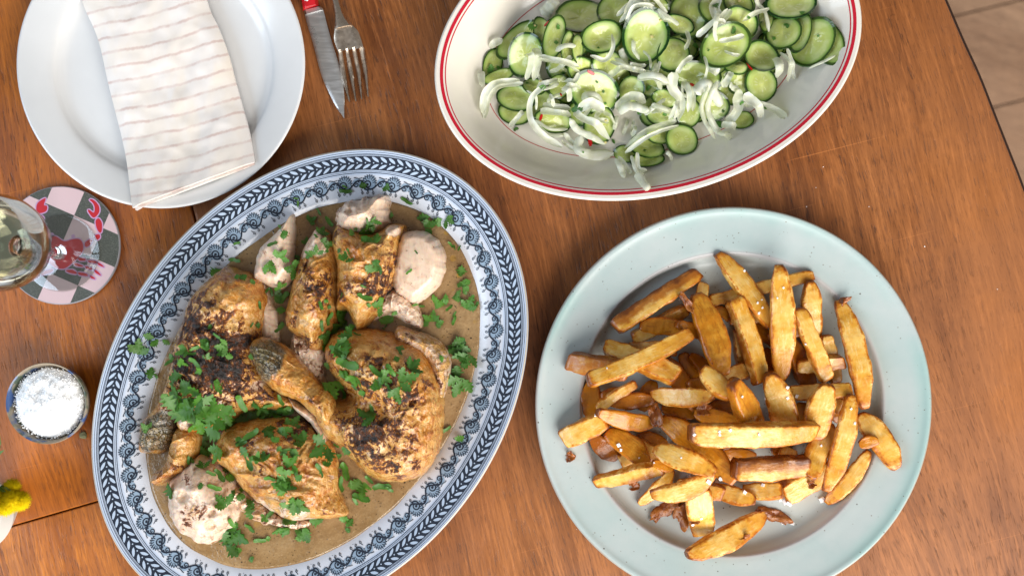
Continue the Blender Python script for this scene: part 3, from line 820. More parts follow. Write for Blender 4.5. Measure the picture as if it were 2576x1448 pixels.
lf = croot('K', 980, 900, 'roast_chicken', 'plump golden roast chicken leg with speckled brown skin, its shank crossing over the charred leg')
HOST.append((puff('wing_edge', lf, 'K', [(1050, 612), (1110, 628), (1170, 652), (1207, 690), (1217, 740), (1206, 800), (1185, 850), (1165, 800), (1140, 730), (1095, 690), (1040, 660)], .030, .014, ZB, CH, center=(1150, 690), meat_all=.5, char=[(1070, 640, 30, .35), (1190, 790, 30, .3)], seed=11, rough=1.4), 'the plump golden leg'))
HOST.append((puff('thigh', lf, 'K', [(820, 662), (860, 640), (930, 634), (1000, 645), (1060, 665), (1110, 690), (1150, 740), (1175, 810), (1182, 880), (1177, 960), (1162, 1030), (1130, 1085), (1090, 1110), (1040, 1122), (990, 1120), (930, 1095), (890, 1052), (850, 1012), (800, 975), (768, 920), (760, 872), (800, 852), (868, 852), (850, 815), (812, 765), (800, 712)], .050, .040, ZB, CH, center=(985, 890),
     bumps=[(880, 850, 36, -.016), (950, 868, 40, -.010), (1010, 880, 40, -.004), (950, 700, 70, .004), (1050, 800, 70, .004), (960, 1000, 80, .004), (1150, 900, 20, .003)],
     char=[(980, 735, 34, .6), (960, 790, 50, .62), (880, 800, 50, .45), (1085, 850, 40, .9), (1020, 830, 40, .45), (1060, 760, 40, .4), (930, 960, 60, .6), (990, 1000, 70, .55), (930, 1010, 50, .4), (1060, 1000, 50, .4), (1040, 1080, 32, .6), (1110, 1070, 18, .4), (1140, 800, 20, .4), (960, 930, 40, .35), (850, 900, 25, .3), (1040, 930, 60, .3), (830, 700, 26, .25)],
     meat=[(970, 1112, 30, .3)], rough=1.15, seed=12), 'the plump golden leg'))
HOST.append((puff('torn_meat', lf, 'K', [(678, 850), (720, 872), (762, 895), (792, 945), (797, 1000), (780, 985), (745, 935), (700, 895)], .020, .010, ZB + .008, CH, meat_all=.9, rough=1.8, seed=13), 'the plump golden leg'))
HOST.append((puff('shank', lf, 'K', [(815, 845), (822, 905), (795, 935), (750, 902), (702, 858), (640, 832), (600, 802), (575, 772), (556, 722), (550, 682), (580, 655), (632, 668), (682, 698), (722, 742), (765, 792)], .030, .020, ZB + .022, CH, center=(690, 775),
     scale=[(590, 700, 55, .9), (640, 720, 40, .7), (590, 770, 45, .8)], char=[(760, 850, 14, .4), (800, 880, 14, .4)], meat=[(745, 840, 25, .3)], seed=14, rough=.8), 'the plump golden leg'))

bt = croot('K', 640, 1090, 'chicken_breast', 'roast chicken breast with pale golden skin under heavy parsley, at the foot of the heap')
HOST.append((puff('shredded_meat', bt, 'K', [(480, 1130), (560, 1190), (640, 1240), (740, 1262), (700, 1288), (600, 1275), (540, 1245), (490, 1200)], .014, .010, ZB, CH, meat_all=.6, char_all=.15, rough=2.5, seed=15, ragged=.0015), 'the parsley-covered breast'))
HOST.append((puff('skin', bt, 'K', [(470, 962), (520, 945), (600, 930), (680, 930), (732, 950), (782, 990), (815, 1040), (826, 1110), (828, 1160), (846, 1205), (852, 1238), (800, 1250), (740, 1252), (680, 1256), (620, 1230), (560, 1190), (510, 1140), (480, 1100), (420, 1060), (440, 1010)], .040, .030, ZB, CH, center=(650, 1090),
     char=[(730, 960, 50, .35), (600, 1085, 20, .5), (570, 990, 18, .4), (430, 1055, 26, .5), (640, 1040, 30, .15), (800, 1210, 30, .3), (700, 940, 60, .3)], meat=[(600, 1210, 60, .55), (720, 1245, 80, .6), (820, 1120, 36, .5), (520, 1150, 40, .4)],
     bumps=[(650, 1060, 60, .004), (720, 1140, 60, .004), (560, 1100, 50, -.003)], rough=1.1, seed=16), 'the parsley-covered breast'))

bl = croot('K', 370, 1180, 'chicken_joint', 'torn chicken joint of white meat with a glossy yellow knuckle, beside the hanging scaly shank')
HOST.append((puff('knuckle', bl, 'K', [(292, 962), (340, 950), (372, 980), (362, 1040), (340, 1090), (300, 1120), (252, 1142), (220, 1132), (221, 1102), (258, 1068), (276, 1010)], .030, .016, ZB, CH, center=(305, 1045), char=[(330, 1090, 26, .4), (250, 1090, 14, .4)], meat=[(310, 1060, 16, .4)], bumps=[(245, 1118, 22, .004), (270, 1065, 18, -.006)], seed=17, rough=1.0), 'the torn white joint'))
HOST.append((puff('white_meat', bl, 'K', [(280, 1130), (340, 1078), (372, 1056), (430, 1086), (472, 1140), (490, 1190), (494, 1250), (474, 1284), (445, 1300), (432, 1325), (390, 1338), (340, 1316), (296, 1282), (274, 1220), (270, 1170)], .036, .022, ZB, CH, center=(385, 1200), meat_all=.85,
     char=[(385, 1215, 34, .42), (360, 1250, 26, .3), (350, 1110, 20, .35)], meat=[(390, 1220, 40, -.35)], bumps=[(345, 1170, 14, -.006), (440, 1220, 14, -.008), (430, 1270, 12, -.007), (455, 1210, 26, .005), (380, 1150, 16, .004)], rough=1.0, seed=18, ragged=.0012, dirt=.9), 'the torn white joint'))

# ------------------------------------------------------------------ landing things on what lies below
bpy.context.view_layer.update()
def bvh_of(objs):
    vs, fs, own = [], [], []
    for o in objs:
        mw = o.matrix_world; b = len(vs)
        vs += [mw @ v.co for v in o.data.vertices]
        for p in o.data.polygons: fs.append([b + i for i in p.vertices]); own.append(o)
    return BVHTree.FromPolygons(vs, fs), own
def look(tree, u, v):
    o = Vector((0, 0, H)); d = (P(u, v, 0) - o).normalized()
    return tree.ray_cast(o, d)

body = [o for o in plat_o.children if o.name.startswith('dish_body')][0]
host_of = {o.name: ph for o, ph in HOST}
tree, own = bvh_of([o for o, _ in HOST] + [sauce, body])

# parsley shapes ---------------------------------------------------
def leaf_outline(lobes, seed):
    """leaf of several toothed lobes radiating from a stalk; unit size"""
    r_ = random.Random(seed); polys = []
    for (ang, ln, wd) in lobes:
        pts = []
        prof = [(0, .06), (.16, .18), (.30, .70), (.37, .40), (.53, 1.15), (.58, .58), (.74, .86), (.78, .40), (.90, .42), (1.0, 0)]
        for t, w in prof: pts.append((t * ln, w * wd * r_.uniform(.85, 1.1)))
        for t, w in reversed(prof[1:-1]): pts.append((t * ln, -w * wd * r_.uniform(.85, 1.1)))
        ca, sa = math.cos(ang), math.sin(ang)
        polys.append([(x * ca - y * sa, x * sa + y * ca, x / ln, y / wd) for x, y in pts])
    return polys
def leaf_mesh(seed, kind):
    r_ = random.Random(seed); vs, fs, vein = [], [], []
    if kind == 'L':
        polys = leaf_outline([(r_.uniform(-.15, .15), r_.uniform(.85, 1.0), .26), (r_.uniform(.75, 1.05), r_.uniform(.6, .85), .24), (-r_.uniform(.75, 1.05), r_.uniform(.6, .85), .24)], seed)
    elif kind == 'C':
        polys = leaf_outline([(0, r_.uniform(.8, 1.1), r_.uniform(.32, .5))], seed)
        if r_.random() < .5: polys += leaf_outline([(r_.choice((-1, 1)) * r_.uniform(.6, 1.2), .6, .26)], seed + 1)
    else:
        polys = [[(t, w * r_.uniform(.8, 1.2), t, w / .16) for t, w in ((0, .05), (.1, .13), (.35, .17), (.6, .14), (.85, .15), (1, .06))] +
                 [(t, w * r_.uniform(.8, 1.2), t, w / .16) for t, w in ((1, -.05), (.85, -.13), (.6, -.16), (.35, -.12), (.1, -.15), (0, -.05))]]
    curl = r_.uniform(.35, 1.1) * r_.choice((1, 1, -1)); bend = r_.uniform(-.5, .75); ph = r_.uniform(0, 6)
    for q in polys:
        n_ = len(q); b = len(vs)
        mid = []
        for x, y, t, s in q: vs.append((x - .4, y, t, s)); vein.append(0)
        m_ = 5
        xs0, ys0 = q[0][0], q[0][1]; k_tip = max(range(n_), key=lambda i: q[i][2]); xe, ye = q[k_tip][0], q[k_tip][1]
        if kind == 'S': xs0, ys0, xe, ye = 0, 0, 1, 0
        for i in range(m_ + 1):
            t = i / m_; vs.append((xs0 + (xe - xs0) * t - .4, ys0 + (ye - ys0) * t, t, 0)); vein.append(1)
        for i in range(n_):
            j = (i + 1) % n_
            ti = min(m_, max(0, int(round(q[i][2] * m_)))); tj = min(m_, max(0, int(round(q[j][2] * m_))))
            a, c = b + n_ + ti, b + n_ + tj
            if ti == tj: fs.append((b + i, b + j, a))
            else: fs.append((b + i, b + j, c, a))
    out = []
    for x, y, t, s in vs:
        z = curl * .45 * (y * y) * 2.0 + bend * .6 * (x * x) + .06 * math.sin(x * 7 + ph) * (abs(s) + .2) + .05 * s * s * .5
        out.append((x, y, z))
    # a thin closed leaf: upper and lower face
    nv = len(out); th = .016
    vs2 = [(x, y, z + th) for x, y, z in out] + [(x, y, z - th) for x, y, z in out]
    fs2 = [f for f in fs if len(set(f)) == len(f)]
    bmv = new_mesh('parsley_leaf', vs2, fs2 + [tuple(nv + i for i in reversed(f)) for f in fs2], M['parsley'])
    fattr(bmv, 'vein', vein + vein)
    bm = bmesh.new(); bm.from_mesh(bmv)
    for f in bm.faces:
        up = all(v.index < nv for v in f.verts)
        if (f.normal.z > 0) != up: f.normal_flip()
    bm.to_mesh(bmv); bm.free()
    return bmv
LEAF = {k: [leaf_mesh(100 * i + ord(k), k) for i in range(16)] for k in 'LCS'}
PARS = {
 'C1': '1270,410,70,C 1190,490,75,S 1255,570,95,L 1170,680,90,L 1320,690,100,L 885,480,55,S 885,620,75,S 710,720,85,C 930,770,60,C 1010,810,45,C 1230,820,75,L 1240,920,95,L 1170,880,50,S 1240,1040,60,C 1235,1180,90,S 170,1250,75,C 80,1340,110,L 210,1310,75,C 295,1290,65,C 665,1175,45,C 720,1240,60,S 760,1330,80,L 630,1310,85,L 540,1340,60,S 440,1390,80,L 635,1410,55,L 520,1400,60,S 350,1430,45,C 1010,1150,36,S 1070,990,55,S 1010,1410,45,C',
 'C2': '530,85,80,S 690,45,60,C 880,70,75,C 1045,165,80,S 150,195,40,S 320,255,55,S 275,335,60,L 410,350,70,S 340,430,75,L 220,510,65,L 380,530,85,L 300,580,65,L 250,620,60,S 160,650,45,C 910,290,55,C 760,370,75,L 720,330,45,S 700,430,110,L 800,500,100,L 700,500,65,C 590,450,60,C 500,590,50,C 550,640,90,L 755,740,60,C 815,730,65,L 1065,760,50,S 1130,600,30,S 680,870,50,S 705,980,95,S 795,1030,90,L 525,950,30,S 1100,1020,65,S 1410,530,45,S 1490,560,40,S 1210,305,75,C 1250,380,95,L 1310,340,80,C 1410,340,75,L 1500,750,85,C 1530,850,80,C 1530,910,50,C 1470,960,75,L 1370,970,80,C 1300,1010,95,L 1400,1060,65,S 1570,1020,95,L 1620,1050,70,S 1180,1040,50,S 1270,1130,90,L 1200,1190,70,C 1320,1180,60,C 1435,1170,60,S 880,1150,85,L 945,1100,40,C 850,1240,50,S 330,1030,65,S 375,1000,45,C 490,1110,120,L 400,1130,95,S 340,1190,75,S 450,1220,110,L 550,1290,90,L 360,1290,90,L 370,1380,90,C 600,1240,75,C 640,1290,55,S 500,1420,115,L 990,1390,45,S 30,980,95,S 1490,1370,120,L 1420,1390,75,C',
 'C3': '140,200,70,C 110,560,60,L 280,110,55,S 330,210,85,C 360,110,60,L 440,110,70,S 470,180,50,C 320,340,130,L 400,440,150,L 500,380,120,L 590,280,85,L 600,460,150,L 640,540,105,L 740,370,100,S 740,480,70,C 800,460,100,L 890,480,80,L 960,450,110,L 1010,380,60,S 480,580,80,C 500,630,80,L 570,620,85,S 500,720,80,L 600,740,115,L 720,660,36,S 760,660,60,S 830,600,95,S 940,590,90,L 980,640,50,C 1050,590,70,L 1100,530,80,L 1130,640,90,L 810,800,95,S 860,760,60,S 1040,710,50,S 1110,730,70,C 1060,780,80,L 1120,830,70,C 1040,850,95,L 960,890,60,S 1050,940,95,L 1150,880,50,C 1100,1060,95,L 280,960,75,C 390,780,45,S 480,810,65,L 540,860,60,S 600,870,75,S 660,900,75,C 580,960,70,S 480,950,45,C 620,1050,85,L 700,1000,75,C 740,1020,60,C 800,1060,70,C 800,1120,95,C 940,1130,75,S 1020,1230,100,L 1080,1190,60,C 720,1260,170,L 700,1310,120,L 820,1230,70,S 870,1310,70,S 930,1300,45,C 1160,1260,75,L 820,1440,36,C 730,1380,50,C 670,1180,70,S 620,30,60,L 520,10,50,L 850,400,70,C 900,430,60,L 1020,430,75,C 930,400,70,S 980,480,60,C 1060,440,60,L 350,380,130,L 430,380,120,L 460,470,130,L 540,500,140,L 380,300,80,C 560,400,110,L 650,470,100,L 690,520,80,C 470,540,100,L 300,270,80,S 1010,960,80,L 900,760,70,L 780,720,70,C',
 'C4': '385,215,120,L 440,280,130,S 310,290,50,C 490,380,90,L 430,340,60,C 620,340,75,S 720,330,75,S 660,380,80,L 750,255,50,C 765,185,40,S 860,300,90,L 820,380,95,L 745,480,80,L 635,430,75,C 535,460,55,C 330,460,120,L 420,460,75,S 560,620,105,L 590,570,60,S 370,800,50,S 430,840,40,C 385,870,32,C 1060,705,55,S 1155,765,42,C 1150,200,120,L 1200,260,95,L 1140,330,80,C 1150,420,115,L 250,840,115,L 250,950,70,S 290,935,40,C 130,1190,95,L 420,960,100,S 380,1040,80,S 490,1060,75,C 540,1090,95,L 510,1140,100,S 570,1020,60,S 640,1070,90,S 695,1080,50,S 415,1275,60,C 245,1290,70,C 165,1370,80,C 440,1345,32,C 50,1300,60,C 1030,245,50,C'}
host_label = {'sauce': 'chopped parsley leaf lying on the brown sauce', 'rim': 'parsley leaf caught on the blue and white rim of the platter'}
n_par = 0
KIND_WORD = {'L': 'lobed parsley leaf', 'C': 'chopped parsley scrap', 'S': 'thin parsley sliver'}
HC = {}
for o_, ph_ in HOST: HC.setdefault(ph_, []).append(o_.matrix_world.translation.copy())
def near_host(loc, skip=None):
    return min(((min((q - loc).length for q in qs), ph_) for ph_, qs in HC.items() if ph_ != skip))[1]
for t, txt in PARS.items():
    items = txt.split(); r2 = random.Random(len(txt))
    for it in items[::4]:
        x, y, sz, kd = it.split(','); items.append('%d,%d,%d,%s' % (int(x) + r2.randint(-60, 60), int(y) + r2.randint(-60, 60), r2.randint(32, 52), r2.choice('SC')))
    for it in items:
        x, y, sz, kd = it.split(','); u_, v_ = uv(t, float(x), float(y))
        loc, nrm, fi, dist = look(tree, u_, v_)
        if loc is None: continue
        hn = own[fi].name
        kw = KIND_WORD[kd]
        if own[fi] is sauce: lab, grp = kw + ' on the brown sauce beside ' + near_host(loc), 'parsley on the sauce'
        elif own[fi] is body: lab, grp = kw + ' caught on the patterned platter rim near ' + near_host(loc), 'parsley on the platter rim'
        else: lab, grp = kw + ' on ' + host_of[hn] + ' facing ' + near_host(loc, host_of[hn]), 'parsley on ' + host_of[hn]
        size = float(sz) * TILE[t][2] * S * rng.uniform(1.08, 1.4)
        nrm = (nrm + Vector((rng.uniform(-.55, .55), rng.uniform(-.55, .55), .6))).normalized()
        o = obj('parsley_leaf', rng.choice(LEAF[kd]))
        q = nrm.to_track_quat('Z', 'Y') @ Matrix.Rotation(rng.uniform(0, 2 * PI), 3, 'Z').to_quaternion()
        o.rotation_mode = 'QUATERNION'; o.rotation_quaternion = q; o.scale = (size * 1.05, size * 1.05, size * .95)
        o.location = loc + nrm * (.0014 + size * .03)
        tag(o, lab, 'parsley', grp); n_par += 1

# ------------------------------------------------------------------ height map for heaps
class Heap:
    def __init__(s, D, res=.0015):
        m_ = max(D.a, D.b) + .02; s.res = res; s.x0, s.y0 = D.c.x - m_, D.c.y - m_; s.n = int(2 * m_ / res) + 1
        X, Y = np.meshgrid(s.x0 + np.arange(s.n) * res, s.y0 + np.arange(s.n) * res, indexing='ij')
        s.h = D.height_at(X, Y)
    def idx(s, x, y): return np.clip(((np.asarray(x) - s.x0) / s.res).round().astype(int), 0, s.n - 1), np.clip(((np.asarray(y) - s.y0) / s.res).round().astype(int), 0, s.n - 1)
    def get(s, x, y): i, j = s.idx(x, y); return s.h[i, j]
    def stamp(s, x, y, z, pad=1):
        i, j = s.idx(x, y)
        for a in range(-pad, pad + 1):
            for b in range(-pad, pad + 1):
                np.maximum.at(s.h, (np.clip(i + a, 0, s.n - 1), np.clip(j + b, 0, s.n - 1)), z)

# ------------------------------------------------------------------ potato chips
fheap = Heap(fplate)
def chip_mesh(L, w, t, kind, seed, bend, tone, darkside):
    r_ = random.Random(seed); NS, NC = 30, 24
    vs, fs, ed, tn = [], [], [], []
    asym = r_.uniform(-.12, .12); p0, p1 = r_.uniform(.3, .45), 0
    skew0, skew1 = r_.uniform(-.5, .5), r_.uniform(-.5, .5); tw = r_.uniform(-.25, .25); arch = r_.uniform(-.02, .05)
    pw0, pw1 = r_.choice(((.28, .6), (.6, .28), (.35, .45))); slope = r_.uniform(-.5, .5); roll = r_.uniform(-.32, .32)
    for i in range(NS + 1):
        f = i / NS
        if kind == 's':
            e = min(1, f / .04, (1 - f) / .04); prof = (.78 + .22 * math.sqrt(max(0, 1 - (1 - e) ** 2))) * (1 - .16 * (2 * abs(f - .5 - asym)) ** 2)
            pa = pb = prof
        else:
            sn = math.sin(PI * (f * .95 + .025))
            prof = max(.10, sn ** p0); pa, pb = max(.06, sn ** pw0), max(.06, sn ** pw1)
        yo = bend * L * (4 * f * (1 - f) - .6) ; zo = arch * L * (4 * f * (1 - f) - .5)
        for k in range(NC):
            a = 2 * PI * (k + .5) / NC
            ca, sa = math.cos(a), math.sin(a)
            if kind == 's': ex, ez = .22, .22
            else: ex, ez = (.30, .30) if sa > 0 else (.8, .9)
            y = math.copysign(abs(ca) ** ex, ca) * w / 2 * (pa if ca > 0 else pb); z = math.copysign(abs(sa) ** ez, sa) * t / 2 * (prof if kind == 's' else .45 + .55 * prof)
            if kind != 's' and sa > 0: z += (y / w) * t * slope
            yy = y / (w / 2)
            tr = tw * (f - .5) + roll; y, z = y * math.cos(tr) - z * math.sin(tr), y * math.sin(tr) + z * math.cos(tr)
            xs = (f - .5) * L
            if kind == 's': xs += (skew0 * (1 - min(1, f / .12)) + skew1 * (1 - min(1, (1 - f) / .12))) * y * .5
            q = Vector((xs, y + yo, z + zo))
            nn_ = noise.noise((q.x * 90 + seed, q.y * 90, q.z * 90)); n2 = noise.noise((q.x * 240 + seed, q.y * 240, q.z * 240))
            q += Vector((0, ca, sa)) * (nn_ * .0014 + n2 * .0006)
            vs.append(q)
            corner = abs(math.sin(2 * a)) ** 2.2 if (kind == 's' or sa > 0) else .55
            endf = max(0, 1 - min(f, 1 - f) / (.06 if kind == 's' else .09))
            side = max(0, min(1, (abs(ca) - .66) / .12)) if (kind == 's' or sa > 0) else 1
            ed.append(min(1.2, max(corner * .72, side * .46) + endf * .75))
            dv = tone + abs(darkside) * max(0, min(1, (math.copysign(1, darkside) * yy + .12) / .45))
            tn.append(dv)
    for i in range(NS):
        for k in range(NC):
            k2 = (k + 1) % NC; fs.append((i * NC + k, i * NC + k2, (i + 1) * NC + k2, (i + 1) * NC + k))
    fs.append(tuple(reversed(range(NC)))); fs.append(tuple(NS * NC + k for k in range(NC)))
    me = new_mesh('potato_chip', vs, fs, M['chip_skin' if kind == 'k' else 'chip_cut'])
    bm = bmesh.new(); bm.from_mesh(me); bmesh.ops.recalc_face_normals(bm, faces=bm.faces[:]); bm.to_mesh(me); bm.free()
    fattr(me, 'edge', ed); fattr(me, 'tone', tn)
    return me
chip_objs = []
def anchored(t, x, y, anchors):
    u_, v_ = uv(t, x, y)
    return min(((math.hypot(a - u_, b - v_), ph_) for a, b, ph_ in anchors))[1]
CHIP_AN = [(*uv(t, x, y), ph_) for t, x, y, ph_ in [('T4', 400, 360, 'the long level top stick'), ('T1', 1290, 780, 'the widest skin-on wedge'), ('T3', 1420, 1200, 'the lone front wedge'), ('T3', 400, 470, 'the dark over-fried scrap'), ('T1', 700, 980, 'the long slanting stick'),
  ('T2', 640, 680, 'the tallest straight wedge'), ('T4', 1130, 440, 'the red-tipped wedge'), ('T2', 350, 1410, 'the blistered wedge'), ('T2', 1240, 940, 'the curl-tipped long wedge'), ('T1', 840, 500, 'the dark-sided outer chip'), ('T3', 1200, 500, 'the large smooth orange wedge'), ('T2', 350, 830, 'the curved pale stick'), ('T4', 600, 650, 'the red-brown sided chip'), ('T3', 1200, 980, 'the short broad cream chip')]]
SALAD_AN = [(*uv(t, x, y), ph_) for t, x, y, ph_ in [('S1', 1125, 962, 'the largest red chilli slice'), ('S2', 850, 455, 'the red chilli square'), ('S1', 1490, 275, 'the biggest glossy slice'), ('S2', 180, 920, 'the longest fennel strip'), ('S1', 500, 620, 'the wide bent fennel strip'), ('S1', 1400, 720, 'the ruffled fennel piece'), ('S2', 380, 960, 'the lone thick dark-skinned slice'),
  ('S1', 1140, 690, 'the flat white fennel flake'), ('S2', 670, 335, 'the big seeded olive slice'), ('S1', 1055, 130, 'the large dull back slice'), ('S2', 580, 780, 'the fennel knot'), ('S2', 1270, 290, 'the olive slice at the heap end'), ('S1', 680, 410, 'the upright thick-rimmed slice'), ('S2', 1110, 60, 'the pale slice at the back'), ('S1', 740, 800, 'the looping fennel ribbon'), ('S1', 1200, 270, 'the folded upturned slice'), ('S2', 600, 60, 'the fennel loop')]]
def chip(t, x0, y0, x1, y1, w, kind='s', tone=.1, bend=0.0, label=None, dark=0.0, thick=None, sink=.0035):
    seed = len(chip_objs) * 3 + 11
    kpx = TILE[t][2] * S
    wd = w * kpx * 1.0; th = wd * (.78 if kind == 's' else .55) if thick is None else thick
    th = min(th, .0185)
    z0 = z1 = .02
    for _ in range(4):
        a, b = P(*uv(t, x0, y0), z0 + th / 2), P(*uv(t, x1, y1), z1 + th / 2)
        ax = np.array([b.x - a.x, b.y - a.y]); L = np.hypot(*ax); dr = ax / L; pr = np.array([-dr[1], dr[0]])
        ts = np.linspace(.06, .94, 19); hs = []
        for q in ts:
            c = np.array([a.x, a.y]) + ax * q + pr * bend * L * (4 * q * (1 - q) - .6)
            hs.append(max(float(fheap.get(c[0] + pr[0] * o * wd, c[1] + pr[1] * o * wd)) for o in (-.3, 0, .3)))
        # the line that rests on the heap on both sides of the middle
        best = None
        for i in range(len(ts)):
            if ts[i] > .5: continue
            for j in range(len(ts)):
                if ts[j] <= .5: continue
                sl_ = (hs[j] - hs[i]) / (ts[j] - ts[i]); ic = hs[i] - sl_ * ts[i]
                over = max(hs[k] - (ic + sl_ * ts[k]) for k in range(len(ts)))
                if over < 1e-4:
                    if best is None or abs(sl_) < abs(best[1]): best = (ic, sl_)
        if best is None: best = (max(hs), 0)
        ic, sl_ = best; sl_ = max(-.045, min(.045, sl_))
        ic = ic + best[1] * .5 - sl_ * .5
        z0, z1 = max(.0, ic - sink), max(.0, ic + sl_ - sink)
        z0 = max(z0, .0078); z1 = max(z1, .0078)
    a, b = P(*uv(t, x0, y0), z0 + th / 2), P(*uv(t, x1, y1), z1 + th / 2)
    L = (b - a).length
    me = chip_mesh(L, wd, th, kind, seed, bend, tone, dark)
    o = obj('potato_chip', me); X = (b - a).normalized(); Z = Vector((0, 0, 1)); Y = Z.cross(X).normalized(); Z = X.cross(Y)
    o.matrix_world = Matrix(((X.x, Y.x, Z.x, (a.x + b.x) / 2), (X.y, Y.y, Z.y, (a.y + b.y) / 2), (X.z, Y.z, Z.z, (a.z + b.z) / 2), (0, 0, 0, 1)))
    mw = o.matrix_world; pv = np.array([mw @ v.co for v in me.vertices])
    fheap.stamp(pv[:, 0], pv[:, 1], pv[:, 2], 1)
    # fill the upper face
    for q in np.linspace(.04, .96, 40):
        c = np.array([a.x + (b.x - a.x) * q, a.y + (b.y - a.y) * q]) + pr * bend * L * (4 * q * (1 - q) - .6)
        ww = wd * (.40 if kind == 's' else .40 * math.sin(PI * q) ** .5)
        of = np.linspace(-1, 1, 13) * ww
        fheap.stamp(c[0] + pr[0] * of, c[1] + pr[1] * of, np.full(13, a.z + (b.z - a.z) * q + th / 2 - .001), 0)
    if label: tag(o, label, 'potato chip')
    elif kind == 'k': tag(o, ('dark' if tone > .42 else 'light') + ' brown skin-on wedge half buried beside ' + anchored(t, (x0 + x1) / 2, (y0 + y1) / 2, CHIP_AN), 'potato chip', 'skin-on wedges half buried in the heap')
    else: tag(o, ('brownish' if tone > .2 else 'golden') + ' cut chip half buried beside ' + anchored(t, (x0 + x1) / 2, (y0 + y1) / 2, CHIP_AN), 'potato chip', 'cut chips half buried in the heap')
    chip_objs.append(o)
    return o

# lowest layer
chip('T2', 30, 510, 900, 290, 110, 's', .25, label='long chip with a pointed end, lying under the two tallest upright chips')
chip('T2', 70, 560, 700, 900, 120, 'k', .35)
chip('T1', 640, 820, 1090, 570, 120, 's', .25, label='chip tucked under the dark-edged chip at the upper left of the heap')
chip('T1', 1230, 350, 1170, 620, 110, 's', .3)
chip('T1', 700, 700, 1090, 730, 150, 'k', .25, .03)
chip('T1', 1060, 930, 1190, 1190, 150, 'k', .45)
chip('T1', 1120, 940, 1310, 1130, 130, 'k', .4)
chip('T2', 280, 730, 320, 1150, 105, 's', .4)
chip('T2', 870, 340, 880, 910, 180, 'w', .28, label='flat rounded wedge with dull olive-gold face beside a tall upright chip')
chip('T2', 1000, 785, 1090, 1180, 110, 's', .3, label='short stubby chip standing between two longer ones at the heap edge')
chip('T3', 300, -80, 300, 230, 165, 'k', .5)
chip('T1', 380, 1300, 640, 1290, 150, 'k', .45)
chip('T1', 810, 1160, 710, 1410, 150, 'k', .4)
chip('T2', 40, 1380, 330, 1400, 150, 'k', .3)
chip('T3', 880, 150, 1180, 210, 140, 'k', .5)
chip('T3', 660, 390, 930, 440, 130, 'k', .55)
chip('T3', 290, 370, 510, 570, 150, 'k', .95, label='dark brown over-fried scrap of chip at the edge of the heap')
chip('T4', 560, 470, 760, 600, 150, 'k', .4)
chip('T4', 60, 560, 420, 540, 160, 'k', .5)
chip('T4', 700, 480, 650, 640, 150, 's', .2)
chip('T4', 1060, 60, 1120, 260, 150, 'k', .5)
chip('T3', 560, 520, 640, 690, 110, 's', .15)
chip('T3', 700, 950, 990, 670, 110, 'w', .12, -.04)
chip('T4', 640, 860, 1040, 640, 190, 's', .10, label='thick pale-yellow chip lying flat along the lower rim of the heap')
chip('T4', 330, 840, 640, 830, 140, 's', .05)
chip('T4', 30, 810, 420, 920, 150, 'w', .1, label='short curved wedge at the lower front of the heap beside bare plate')
chip('T2', 700, 800, 900, 1300, 170, 'k', .55)
chip('T2', 480, 900, 600, 1250, 150, 'k', .6)
chip('T1', 900, 950, 1200, 1400, 170, 'k', .6)
chip('T3', 1100, 350, 1500, 420, 200, 'k', .5)
chip('T4', 800, 100, 760, 420, 200, 'k', .5)
for q in [('T1', 600, 900, 1000, 900, 120, 's', .5), ('T1', 1000, 700, 1400, 820, 130, 'k', .5), ('T2', 200, 650, 560, 620, 120, 's', .45), ('T2', 520, 820, 880, 700, 130, 'k', .5), ('T2', 760, 1050, 1150, 1000, 120, 's', .45), ('T3', 450, 100, 820, 60, 130, 'k', .5), ('T3', 560, 400, 900, 560, 130, 's', .4), ('T3', 950, 560, 1400, 560, 140, 'k', .5), ('T4', 300, 420, 700, 300, 140, 's', .5), ('T4', 780, 640, 1000, 420, 130, 'k', .4), ('T3', 1000, 780, 1400, 860, 130, 's', .3), ('T1', 1100, 1200, 1500, 1150, 140, 'k', .55), ('T2', 900, 1300, 1250, 1400, 130, 's', .45), ('T2', 100, 1150, 420, 1050, 130, 's', .5)]: chip(*q)
# middle layer
chip('T1', 1175, 440, 1410, 1120, 225, 'k', .05, label='widest skin-on wedge, wrinkled olive-gold, between slimmer chips')
chip('T1', 495, 725, 1190, 270, 150, 's', .12, label='thick chip with dark brown upper side, outermost at the plate well edge', dark=1.0)
chip('T1', 410, 880, 1020, 1130, 165, 's', .15, label='broad pale chip passing underneath the long slanting stick')
chip('T1', 105, 1000, 620, 1085, 165, 's', .75, label='dark brown chip whose square end sticks out over the plate rim')
chip('T2', 770, 560, 1010, 1160, 130, 's', .18, label='slim slanting chip leaning beside the tallest upright chip')
chip('T4', 1280, 190, 1600, 640, 200, 'w', .10, .05, label='curved wedge reaching out furthest across the plate rim')
chip('T4', 1270, 440, 1430, 400, 110, 'k', .3)
chip('T4', 1370, 510, 1015, 940, 130, 'w', .08, .05, label='slim curved golden wedge beneath the sharp-pointed one, tip on the plate')
chip('T4', 1020, 270, 850, 720, 190, 'w', .10, label='golden wedge standing behind the red-tipped chip')
chip('T3', 340, 1390 - 1241 + 10, 670, -60, 80, 's', .3, .03, label='thin curved chip with a scorched edge and pointed tip')
chip('T3', 65, 405, 420, 245, 175, 's', .02, label='pale square-ended chip jutting out over the plate rim')
chip('T3', 890, 220, 1500, 750, 225, 'k', -.15, .06, label='large smooth orange wedge lying in the middle of the heap')
chip('T3', 440, 320, 790, 610, 195, 'k', -.12, .03, label='orange wedge with a ragged torn corner and salt flakes')
chip('T3', 325, 765, 890, 635, 120, 's', .05, label='slim chip with a burnt dark end pointing out over the plate', dark=-.5)
chip('T3', 810, 590, 980, 650, 90, 'k', .1)
chip('T3', 1150, 190, 1560, 300, 150, 'k', .5, label='reddish brown chip with a crusty blistered end')
